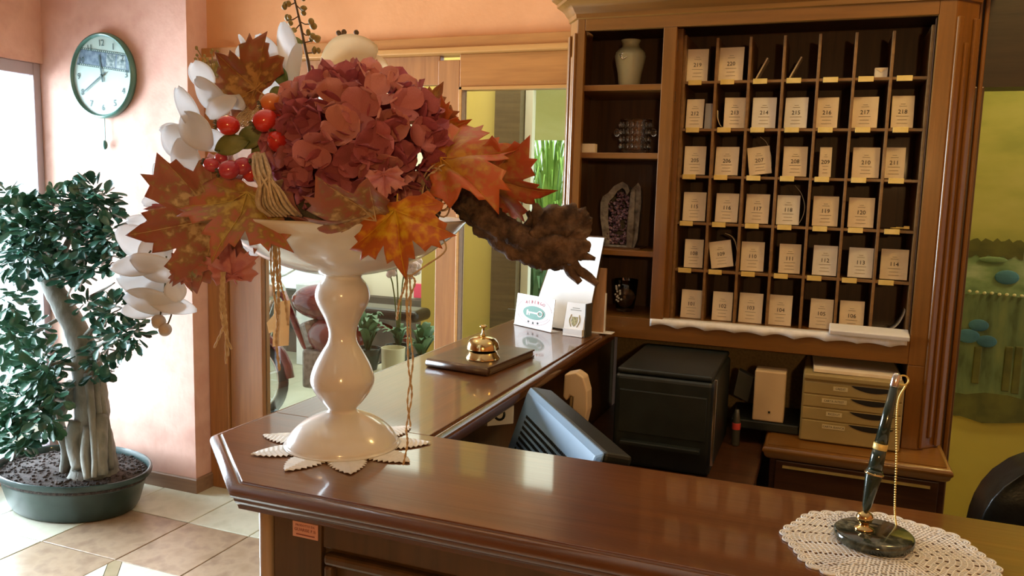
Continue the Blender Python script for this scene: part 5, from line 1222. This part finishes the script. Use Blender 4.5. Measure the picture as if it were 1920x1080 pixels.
strand([(764, 515, -.19), (756, 545, -.19), (748, 570, -.19), (744, 600, -.19)], .0016)
strand([(770, 515, -.19), (778, 530, -.19), (764, 570, -.19), (766, 600, -.19)], .0014)
# paper tag on the left strings
a, b_, c_, d_ = A_(514, 566, -.155), A_(544, 563, -.155), A_(541, 648, -.155), A_(511, 650, -.155)
tg = MB().add([a, b_, c_, d_] + [p + FW*.0012 for p in (a, b_, c_, d_)], [(0, 1, 2, 3), (7, 6, 5, 4), (0, 4, 5, 1), (1, 5, 6, 2), (2, 6, 7, 3), (3, 7, 4, 0)]).build('paper_tag', M['card'], fa, label='cream paper tag hanging on twine')
a, b_, c_, d_ = A_(500, 605, -.150), A_(513, 590, -.150), A_(513, 622, -.150), A_(504, 625, -.150)
MB().add([a, b_, c_, d_] + [p + FW*.0012 for p in (a, b_, c_, d_)], [(0, 1, 2, 3), (7, 6, 5, 4), (0, 4, 5, 1), (1, 5, 6, 2), (2, 6, 7, 3), (3, 7, 4, 0)]).build('paper_tag', M['card'], fa)
# ---- driftwood
M['drift'] = noisy('driftwood_bark', [(0.035, 0.018, 0.010), (0.09, 0.05, 0.027), (0.16, 0.095, 0.055)], scale=45, rough=0.85, bump=.8, bscale=60, stretch=(1, 1, 1), detail=6)
def gnarl(pts, rads, n=30, sm=14, amp=.26, seed=0, smooth=True):
    b = MB(); b.tube(pts, rads, n, smooth=sm)
    P = smooth_path([Vector(p) for p in pts], sm)
    out = []
    for i, v in enumerate(b.v):
        ring = i // n; p = P[min(ring, len(P)-1)]; v = Vector(v); dlt = v-p
        nz = noise.noise(v*30 + Vector((seed, 0, 0)))*.9 + noise.noise(v*80)*.8 + noise.noise(v*190)*.5
        ridge = .5*math.sin(5*math.atan2(dlt.dot(UP), dlt.dot(FW)+1e-6) + ring*.12)
        out.append(tuple(p + dlt*(1 + amp*(nz+ridge))))
    b.v = out; return b
dw_ = gnarl([A_(840, 350, .0), A_(880, 375, -.03), A_(930, 425, -.05), A_(985, 460, -.06), A_(1040, 468, -.06), A_(1085, 470, -.06), A_(1098, 478, -.06)], [.022, .025, .025, .027, .032, .022, .010], seed=1)
dw_ = dw_.build('driftwood', M['drift'], fa, smooth=True, label='gnarled dark driftwood branch reaching right')
gnarl([A_(1000, 450, -.06), A_(1040, 425, -.06), A_(1070, 430, -.06), A_(1088, 455, -.06)], [.020, .030, .032, .014], seed=2, amp=.3).build('knot', M['drift'], dw_, smooth=True)
gnarl([A_(1010, 425, -.06), A_(1008, 400, -.06), A_(1002, 382, -.06)], [.016, .010, .004], seed=3, n=10).build('stub', M['drift'], dw_, smooth=True)
for pts, r in (([(1070, 490), (1085, 505), (1105, 520), (1120, 534)], .0065), ([(1060, 490), (1072, 512), (1088, 530)], .0065), ([(1080, 478), (1100, 482), (1116, 486)], .0055), ([(1078, 450), (1092, 464), (1106, 470)], .0045), ([(985, 430), (996, 410), (990, 396)], .006)):
    gnarl([A_(x, y, -.06) for x, y in pts], [r*1.4] + [r]*(len(pts)-2) + [r*.6], n=10, sm=5, seed=len(pts), amp=.25).build('root_finger', M['drift'], dw_, smooth=True)
M['stalk'] = noisy('grey_stalk', [(0.20, 0.15, 0.10), (0.34, 0.27, 0.20)], scale=30, rough=0.7)
MB().tube([A_(850, 350, -.02), A_(880, 347, -.05), A_(925, 345, -.07)], .0022, 6, smooth=4).build('hanging_stem', M['stalk'], fa)
# ================================================================ bonsai in its oval pot
PC = Vector((-3.165, 2.615, 0))
M['pot'] = noisy('dark_green_pot', [(0.008, 0.026, 0.022), (0.016, 0.042, 0.036)], scale=10, rough=0.35, coat=.2)
M['soil'] = noisy('dark_soil', [(0.035, 0.025, 0.020), (0.09, 0.065, 0.055)], scale=60, rough=0.95, bump=.8)
bo = empty('potted_bonsai', PC, 'ficus bonsai tree with thick leaning trunk in a dark oval pot', 'plant')
pp = [(0, .004), (.78, .004), (.80, .006), (.84, .03), (.90, .10), (.94, .155), (.95, .160), (1.0, .165), (1.005, .175), (1.0, .188), (.985, .190), (.965, .186), (.945, .165), (.94, .14), (0, .14)]
MB().lathe(pp, PC, 64, .385, .272).build('pot', M['pot'], bo, smooth=True, angle=35)
MB().lathe([(0, .185), (.4, .182), (.7, .172), (.945, .160), (.945, .145)], PC, 48, .385, .272).build('soil', M['soil'], bo, smooth=True)
rb = random.Random(21); gr = MB()
for k in range(520):
    a = rb.uniform(0, 6.283); q = math.sqrt(rb.random())*.92; s = rb.uniform(.004, .009)
    c = PC + Vector((math.cos(a)*q*.385, math.sin(a)*q*.272, .186-.024*q*q)); gr.ball(c, (s*rb.uniform(.8, 1.4), s*rb.uniform(.8, 1.4), s*.7), 5, 3)
gr.build('soil_crumbs', M['soil'], bo)['kind'] = 'stuff'
TY = 2.60
def B_(px, py, d=0.0): return aty(px, py, TY + d)
M['bark'] = noisy('ficus_bark', [(0.12, 0.12, 0.09), (0.22, 0.21, 0.17), (0.16, 0.155, 0.12)], scale=14, rough=0.7, bump=.4, bscale=50, stretch=(1, 1, .5))
PB = 1/ (FPX / ((B_(140, 640)-Vector((0, 0, CAMZ))).dot(FW)))
def limb(pts, rads, name='trunk', parent=None, n=16, amp=.12, seed=0, sm=7):
    b = MB(); P0 = [B_(*p) for p in pts]; b.tube(P0, rads, n, smooth=sm); P = smooth_path(P0, sm); out = []
    for i, v in enumerate(b.v):
        p = P[min(i//n, len(P)-1)]; v = Vector(v); dl = v-p; out.append(tuple(p + dl*(1 + amp*(noise.noise(v*14+Vector((seed, 0, 0))) + .6*noise.noise(v*40)))))
    b.v = out; return b.build(name, M['bark'], parent or bo, smooth=True)
tr = limb([(176, 905, 0), (176, 860, 0), (172, 800, 0), (170, 740, 0), (162, 680, 0), (148, 630, 0), (122, 580, 0), (98, 540, 0), (72, 490, 0), (60, 450, 0)], [.115, .092, .074, .070, .062, .052, .046, .044, .036, .024], seed=1)
for pts, r0, r1 in (([(150, 790, -.04), (140, 830, -.07), (150, 880, -.10)], .045, .030), ([(140, 720, -.03), (118, 760, -.05), (108, 790, -.06), (125, 840, -.07), (120, 890, -.06)], .035, .022), ([(185, 780, -.03), (188, 830, -.07), (192, 890, -.09)], .035, .022),
                  ([(178, 700, .01), (192, 760, .0), (203, 820, .0), (208, 880, 0)], .020, .014), ([(175, 690, .0), (184, 760, -.03), (190, 820, -.05), (200, 890, -.05)], .016, .010), ([(165, 700, -.04), (172, 770, -.07), (178, 850, -.10), (176, 895, -.12)], .018, .012), ([(168, 800, -.06), (160, 850, -.10), (165, 898, -.13)], .025, .016)):
    limb([p for p in pts], [r0 + (r1-r0)*i/(len(pts)-1) for i in range(len(pts))], 'root', tr, n=9, sm=6, seed=len(pts))
# branches
br_specs = [([(95, 540, 0), (120, 470, .0), (150, 410, .02), (170, 370, .02)], .020, .006), ([(80, 500, 0), (40, 440, -.05), (10, 400, -.05)], .018, .006), ([(100, 540, 0), (160, 480, -.05), (215, 440, -.05)], .012, .004),
            ([(150, 640, 0), (185, 600, -.06), (215, 575, -.08), (250, 590, -.08)], .010, .003), ([(160, 670, 0), (200, 640, -.08), (240, 640, -.1), (262, 650, -.1)], .010, .003), ([(125, 590, 0), (70, 620, -.08), (30, 640, -.1)], .010, .004),
            ([(160, 690, 0), (110, 680, -.12), (70, 700, -.16)], .012, .004), ([(120, 580, 0), (190, 545, -.03), (215, 530, -.04)], .007, .003), ([(158, 700, 0), (120, 740, -.12), (70, 770, -.16), (30, 790, -.16)], .010, .004), ([(165, 640, 0), (200, 560, -.05), (195, 545, -.05)], .006, .002), ([(70, 490, 0), (90, 420, .0), (100, 380, 0)], .015, .005), ([(165, 690, -.02), (185, 700, -.05), (188, 725, -.06)], .006, .002)]
for pts, r0, r1 in br_specs: limb(pts, [r0 + (r1-r0)*i/(len(pts)-1) for i in range(len(pts))], 'branch', tr, n=7, sm=5, amp=.05)
# leaves
M['ficus_a'] = noisy('ficus_leaf_dark', [(0.018, 0.075, 0.052), (0.034, 0.115, 0.075)], scale=30, rough=0.30, spec=.5)
M['ficus_b'] = noisy('ficus_leaf_mid', [(0.028, 0.10, 0.06), (0.050, 0.15, 0.085)], scale=30, rough=0.30, spec=.5)
M['ficus_c'] = noisy('ficus_leaf_young', [(0.10, 0.26, 0.05), (0.16, 0.36, 0.08)], scale=30, rough=0.35, spec=.5)
lv = []; LF = []
pl = [(0, 0, 0), (.12, .35, .13), (.16, .62, .14), (.0, .5, .0), (-.16, .62, .14), (-.12, .35, .13)]
def leafgeom():
    xs = [(0.0, .02), (.2, .13), (.45, .25), (.7, .30), (.9, .21), (1.0, .03)]; vs = []; fs = []
    for t, w in xs: vs += [(t, 0, -.06*math.sin(t*3.14)+.10*t*t*-1), (t, w, .06-.10*t*t), (t, -w, .06-.10*t*t)]
    for i in range(len(xs)-1):
        a = 3*i; fs += [(a, a+3, a+4, a+1), (a, a+2, a+5, a+3)]
    return vs, fs
lvs, lfs = leafgeom()
lmesh = [MB().add(lvs, lfs).mesh('leaf', M[k], True) for k in ('ficus_a', 'ficus_b', 'ficus_c')]
# clusters: px, py, depth, rx px, ry px, rz m, count, tone
cl = [(165, 385, .02, 55, 45, .10, 150, 0), (110, 400, .0, 50, 45, .10, 110, 1), (50, 420, -.05, 45, 50, .12, 120, 1), (5, 400, -.06, 40, 55, .10, 80, 1), (120, 455, -.02, 70, 45, .12, 150, 0), (40, 480, -.06, 55, 45, .12, 110, 0), (205, 445, -.05, 40, 28, .08, 60, 0),
      (160, 500, -.04, 25, 22, .06, 35, 0), (135, 515, -.02, 25, 18, .08, 24, 0), (218, 480, -.05, 22, 20, .05, 26, 0), (20, 560, -.08, 40, 40, .1, 50, 1),
      (170, 575, -.06, 28, 14, .05, 20, 0), (215, 585, -.08, 35, 22, .05, 36, 0), (240, 625, -.1, 28, 30, .06, 34, 0), (205, 640, -.1, 38, 35, .06, 40, 0), (190, 670, -.1, 26, 25, .05, 22, 0), (180, 700, -.06, 14, 22, .04, 14, 0),
      (48, 625, -.1, 40, 32, .1, 60, 1), (15, 640, -.1, 30, 50, .1, 60, 1), (75, 685, -.15, 42, 42, .08, 70, 1), (60, 720, -.16, 50, 40, .1, 90, 1), (92, 735, -.15, 35, 35, .06, 36, 1), (20, 760, -.16, 40, 50, .1, 80, 1), (70, 780, -.16, 45, 35, .08, 60, 1), (30, 820, -.16, 40, 35, .06, 50, 1), (15, 800, -.18, 14, 18, .04, 10, 2), (50, 835, -.18, 18, 14, .04, 8, 2)]
leaves = []
for (px, py, d, rx_, ry_, rz_, n, tone) in cl:
    for k in range(int(n*1.25)):
        while True:
            u, v, w_ = rb.uniform(-1, 1), rb.uniform(-1, 1), rb.uniform(-1, 1)
            if u*u+v*v+w_*w_ < 1: break
        p = B_(px+u*rx_, py+v*ry_, d + w_*rz_)
        if p.x < XL+.03 or p.y > YB-.04 or p.z < .2: continue
        out = (RX*u + UP*-v + Vector((0, w_, 0)) + Vector((rb.uniform(-1, 1), rb.uniform(-1, 1), rb.uniform(-.8, .6)))*.9).normalized()
        up = Vector((rb.uniform(-.7, .7), rb.uniform(-.9, .3), 1)).normalized(); Y = up.cross(out).normalized(); Z = out.cross(Y); S = rb.uniform(.046, .074)
        tn = tone if rb.random() < .75 else rb.choice((0, 1))
        leaves.append((w_ + rb.uniform(-.6, .6) - S*10, p, out, Y, Z, S, tn))
leaves.sort(key=lambda t: t[0])
for (q, p, X, Y, Z, S, tn) in leaves[:300]:
    child('leaf', lmesh[tn], bo, Matrix(((X.x*S, Y.x*S, Z.x*S, p.x), (X.y*S, Y.y*S, Z.y*S, p.y), (X.z*S, Y.z*S, Z.z*S, p.z), (0, 0, 0, 1))))
for tn in (0, 1):
    fol = MB()
    for (q, p, X, Y, Z, S, t_) in leaves[300:]:
        if (1 if t_ else 0) != tn: continue
        fol.add([p + (X*v[0] + Y*v[1] + Z*v[2])*S for v in lvs], lfs)
    fol.build('foliage', M['ficus_a' if tn == 0 else 'ficus_b'], bo, smooth=True)['kind'] = 'stuff'

# ================================================================ things on the veranda, seen through the glass
M['moto_red'] = noisy('dark_red_enamel', [(0.13, 0.008, 0.012), (0.20, 0.014, 0.018)], scale=6, rough=0.2, coat=.6)
M['rubber'] = noisy('tyre_rubber', [(0.015, 0.015, 0.015), (0.03, 0.03, 0.03)], scale=30, rough=0.8)
M['engine'] = noisy('engine_grey', [(0.18, 0.17, 0.16), (0.32, 0.31, 0.30)], scale=40, rough=0.4, metal=.6)
MY = 4.05
def V_(px, py, d=0): return aty(px, py, MY + d)
mb_ = empty('red_moped', (V_(560, 700).x, MY, 0), 'dark red moped parked on the veranda behind the glass', 'moped')
def wheel(cx, cz, R):
    c = Vector((cx, MY, cz))
    MB().tube([c + Vector((R*math.cos(a*.1963), 0, R*math.sin(a*.1963))) for a in range(33)], .030, 10, cap=False).build('tyre', M['rubber'], mb_, smooth=True)
    MB().tube([c + Vector(((R-.035)*math.cos(a*.1963), 0, (R-.035)*math.sin(a*.1963))) for a in range(33)], .012, 8, cap=False).build('rim', M['steel'], mb_, smooth=True)
    sp = MB()
    for k in range(18):
        a = 2*math.pi*k/18; sp.tube([c + Vector((0, .02*(-1)**k, 0)), c + Vector(((R-.04)*math.cos(a), 0, (R-.04)*math.sin(a)))], .0018, 4)
    sp.build('spokes', M['steel'], mb_)
    MB().tube([c + Vector((0, -.05, 0)), c + Vector((0, .05, 0))], .035, 14).build('hub', M['engine'], mb_, smooth=True)
wR = .245; wc1 = V_(472, 700); w1 = Vector((wc1.x, MY, wR+.032)); w2 = w1 + Vector((1.12, 0, 0))
wheel(w1.x, w1.z, wR); wheel(w2.x, w2.z, wR)
MB().tube([w1 + Vector(((wR+.05)*math.cos(t), 0, (wR+.05)*math.sin(t))) for t in [(.1+.28*i) for i in range(9)]], .028, 8).build('mudguard', M['moto_red'], mb_, smooth=True)
hd_ = V_(525, 530); hx = w1.x + .22
for s in (-.05, .05): MB().tube([w1 + Vector((0, s, 0)), (hx, MY+s*.8, .86)], .014, 8).build('fork', M['steel'], mb_, smooth=True)
MB().ball((hx+.32, MY, .80), (.22, .11, .11), 20, 12).build('fuel_tank', M['moto_red'], mb_, smooth=True)
MB().ball((hx+.42, MY-.02, .60), (.20, .10, .12), 18, 10).build('side_panel', M['moto_red'], mb_, smooth=True)
MB().box(hx+.52, hx+1.0, MY-.10, MY+.10, .74, .81).build('seat', M['black_leather'], mb_, bevel=.03, seg=4)
MB().tube([(hx+.02, MY, .84), (hx+.25, MY, .45), (hx+.62, MY, .38), (w2.x, MY, w2.z)], .022, 8, smooth=4).tube([(hx+.2, MY, .72), (hx+.7, MY, .70), (w2.x, MY, .62)], .018, 8, smooth=4).build('frame_tube', M['moto_red'], mb_, smooth=True)
MB().box(hx+.22, hx+.50, MY-.09, MY+.09, .28, .52).tube([(hx+.28, MY, .52), (hx+.22, MY, .68)], .07, 14).build('engine_block', M['engine'], mb_, bevel=.02)
MB().ball((hx-.05, MY, .84), (.08, .075, .075), 16, 10).build('headlamp', M['steel'], mb_, smooth=True)
MB().tube([(hx+.10, MY-.30, .98), (hx+.04, MY-.2, 1.00), (hx+.0, MY, .94), (hx+.04, MY+.2, 1.00), (hx+.10, MY+.30, .98)], .012, 8, smooth=5).build('handlebar', M['steel'], mb_, smooth=True)
for s in (-1, 1): MB().tube([(hx+.09, MY+s*.28, .982), (hx+.18, MY+s*.40, .955)], .019, 10).build('grip', M['rubber'], mb_, smooth=True)
MB().tube([(hx+.03, MY-.18, 1.0), (hx-.02, MY-.22, 1.10), (hx-.02, MY-.22, 1.12)], .006, 6).ball((hx-.02, MY-.23, 1.15), (.05, .012, .04), 14, 8).build('mirror', M['black_plastic'], mb_, smooth=True)
MB().tube([(hx+.35, MY-.12, .30), (hx+.8, MY-.13, .25), (w2.x+.2, MY-.13, .30)], .03, 10, smooth=4).build('exhaust', M['steel'], mb_, smooth=True)
MB().tube([(hx+.5, MY+.02, .3), (hx+.45, MY-.12, .0)], .009, 6).build('kickstand', M['steel'], mb_)
# white crates behind the moped
M['crate'] = noisy('white_crate', [(0.62, 0.66, 0.68), (0.72, 0.75, 0.76)], scale=8, rough=0.5)
c = aty(610, 540, 5.6); o = MB().box(c.x-.22, c.x+.18, 5.5, 5.85, .0, c.z+.03).build('white_carton', M['crate'], bevel=.006); tag(o, 'white carton behind the moped', 'box')
MB().box(c.x-.20, c.x+.16, 5.49, 5.5, c.z-.06, c.z-.02).build('printed_band', M['grey_blue'], o)
# plants: foliage tufts built of strap leaves
def strap_plant(name, label, base, h, spread, n, mat, pot=None, flowers=None, seed=0, lw=.02):
    r = random.Random(seed); root = empty(name, base, label, 'plant'); base = Vector(base); z0 = 0
    if pot:
        MB().lathe([(0, 0), (pot*.7, 0), (pot, pot*1.5), (pot*1.05, pot*1.5), (pot*1.05, pot*1.62), (pot*.95, pot*1.62), (pot*.9, pot*1.4), (0, pot*1.4)], base, 20).build('pot', M['pot'], root, smooth=True, angle=40); z0 = pot*1.4
    b0 = base + Vector((0, 0, z0))
    for k in range(n):
        a = r.uniform(0, 6.283); q = r.uniform(.3, 1)*spread; hh = h*r.uniform(.5, 1); D = Vector((math.cos(a), math.sin(a), 0)); S_ = Vector((-D.y, D.x, 0)); b = MB(); vs = []; lw_ = lw*r.uniform(.7, 1.2)
        for i in range(7):
            t = i/6; c_ = b0 + D*(q*t**1.3) + Vector((0, 0, hh*(1-(1-t)**1.6)*(1-.35*t*t))); w_ = lw_*math.sin(math.pi*(.12+.85*t)); vs += [c_ - S_*w_, c_ - Vector((0, 0, .2*w_)), c_ + S_*w_]
        b.add(vs, [(3*i+j, 3*i+j+1, 3*i+j+4, 3*i+j+3) for i in range(6) for j in range(2)]); b.build('leaf', M[mat], root, smooth=True)
    if flowers:
        fm, cnt, hz_ = flowers
        st = MB(); 
        for k in range(3): st.tube([b0, b0 + Vector((.03*k-.03, -.02, hz_*.7)), b0 + Vector((.09*k-.09, -.06, hz_))], .004, 5, smooth=4)
        st.build('flower_stem', M['olive'], root)
        for k in range(cnt):
            c_ = b0 + Vector((r.uniform(-.13, .13), r.uniform(-.10, .02), hz_*r.uniform(.72, 1.08))); f = MB()
            for q in range(5):
                a = q*1.2566 + r.random(); e = Vector((math.cos(a), -.2, math.sin(a))); f.ball(c_ + e*.022, (.020, .006, .018), 8, 5)
            f.build('flower', M[fm], root, smooth=True)
    return root
M['lawn'] = noisy('bright_leaf', [(0.12, 0.26, 0.04), (0.24, 0.42, 0.08)], scale=10, rough=.5)
M['teal_leaf'] = noisy('blue_green_leaf', [(0.05, 0.16, 0.08), (0.12, 0.27, 0.14)], scale=10, rough=.5)
M['orchid_pink'] = noisy('pale_orchid', [(0.66, 0.50, 0.55), (0.78, 0.66, 0.68)], scale=20, rough=.5)
p = aty(690, 655, 3.9); strap_plant('orchid_plant', 'pale pink orchid in a dark pot behind the glass beside the vase stem', (aty(748, 600, 3.72).x, 3.72, .55), .18, .10, 16, 'teal_leaf', .07, ('orchid_pink', 12, .50), 3)
strap_plant('leafy_plant', 'blue-green leafy plant behind the glass right of the vase stem', (aty(690, 600, 3.58).x, 3.58, .55), .30, .14, 22, 'teal_leaf', .07, None, 4, .03)
strap_plant('leafy_plant', 'green leafy plant beside the wooden door post', (aty(792, 600, 3.60).x, 3.60, .55), .26, .13, 20, 'teal_leaf', .06, None, 5, .028)
M['bench'] = noisy('pale_bench', [(0.62, 0.58, 0.42), (0.70, 0.66, 0.50)], scale=5, rough=.5)
xa = aty(650, 650, 3.4).x; 
bn = empty('plant_bench', (xa+.4, 3.6, 0), 'pale low bench carrying the plants behind the glass', 'bench')
MB().box(xa, xa+.85, 3.33, 3.83, .51, .549).build('bench_top', M['bench'], bn, bevel=.004)
for x in (xa+.04, xa+.81):
    for y in (3.37, 3.79): MB().box(x-.025, x+.025, y-.025, y+.025, 0, .51).build('leg', M['bench'], bn)
cq = aty(740, 570, 3.75); M['cream_pot'] = plain('cream_ceramic', (.72, .68, .50), .3)
o = MB().lathe([(0, 0), (.05, 0), (.055, .01), (.06, .16), (.057, .16), (.05, .012), (0, .010)], (aty(738, 600, 3.45).x, 3.45, .5495), 24).build('cream_candle_jar', M['cream_pot'], smooth=True, angle=40); tag(o, 'cream jar standing on the plant bench', 'jar')
M['pink_sign'] = plain('pink_sign', (.72, .06, .12), .5)
cs = aty(787, 546, 5.98); o = MB().box(cs.x-.06, cs.x+.06, 5.985, 6.0, cs.z-.06, cs.z+.06).build('pink_notice', M['pink_sign'], bevel=.002); tag(o, 'small pink notice on the veranda wall', 'sign')
# foliage outside the right pane
strap_plant('bamboo_palm', 'bright green palm fronds outside behind the right pane', (aty(1030, 400, 6.1).x, 6.1, 0), 2.5, .60, 170, 'lawn', .15, None, 8, .012)
strap_plant('garden_shrub', 'dark green shrub outside below the palm fronds', (aty(1000, 540, 4.9).x, 4.9, 0), 1.35, .30, 90, 'teal_leaf', .13, None, 9, .02)

# ================================================================ lamps of the room (warm, outside the frame)
M['lamp_glow'] = plain('warm_diffuser', (1, .8, .5), .5, emit=(1.0, 0.66, 0.30), es=9.0)
M['lamp_metal'] = plain('lamp_brass', (.6, .42, .16), .3, 1.0)
def ceiling_lamp(x, y, label, power, zc=CZ, r=.10, col=(1.0, .66, .32)):
    l = empty('ceiling_lamp', (x, y, zc-.09), label, 'lamp', 'round ceiling lamps')
    MB().lathe([(0, zc-.001), (r*1.1, zc-.001), (r*1.1, zc-.02), (0, zc-.02)][::-1], (x, y, 0), 28).build('canopy', M['lamp_metal'], l)
    MB().ball((x, y, zc-.05), (r, r, .04), 24, 12).build('diffuser', M['lamp_glow'], l, smooth=True)
    d = bpy.data.lights.new('bulb', 'POINT'); d.energy = power*.9; d.color = col; d.shadow_soft_size = .08
    o = bpy.data.objects.new('bulb', d); COL.objects.link(o); o.parent = l; o.location = (0, 0, -.06)
pl_ = empty('pendant_lamp', (.45, -1.1, 1.78), 'warm pendant lamp hanging in front of the counter', 'lamp')
MB().lathe([(.02, 0.16), (.05, .15), (.13, .04), (.14, 0), (.135, 0), (.12, .04), (.045, .145), (.02, .15)], (.45, -1.1, 1.80), 32).build('shade', M['card'], pl_, smooth=True)
MB().tube([(.45, -1.1, 1.95), (.45, -1.1, CZ-.02)], .004, 8).build('cord', M['black_plastic'], pl_)
MB().lathe([(0, 0), (.05, 0), (.05, .02), (0, .02)], (.45, -1.1, CZ-.021), 24).build('canopy', M['lamp_metal'], pl_)
MB().ball((.45, -1.1, 1.82), (.04, .04, .05), 16, 10).build('bulb_glass', M['lamp_glow'], pl_, smooth=True)
d = bpy.data.lights.new('bulb', 'POINT'); d.energy = 42; d.color = (1.0, .60, .22); d.shadow_soft_size = .05
o = bpy.data.objects.new('bulb', d); COL.objects.link(o); o.parent = pl_; o.location = (0, 0, -.04)
ceiling_lamp(.55, 1.85, 'round warm ceiling lamp above the staff side', 14, col=(1.0, .66, .20))
ceiling_lamp(-1.6, 1.7, 'round warm ceiling lamp above the guest side of the counter', 7)
ceiling_lamp(1.3, 3.1, 'round warm ceiling lamp added to light the room behind the right doorway', 34, col=(1.0, .80, .35))  # unseen lamp, added to light the mural and the yellow wall
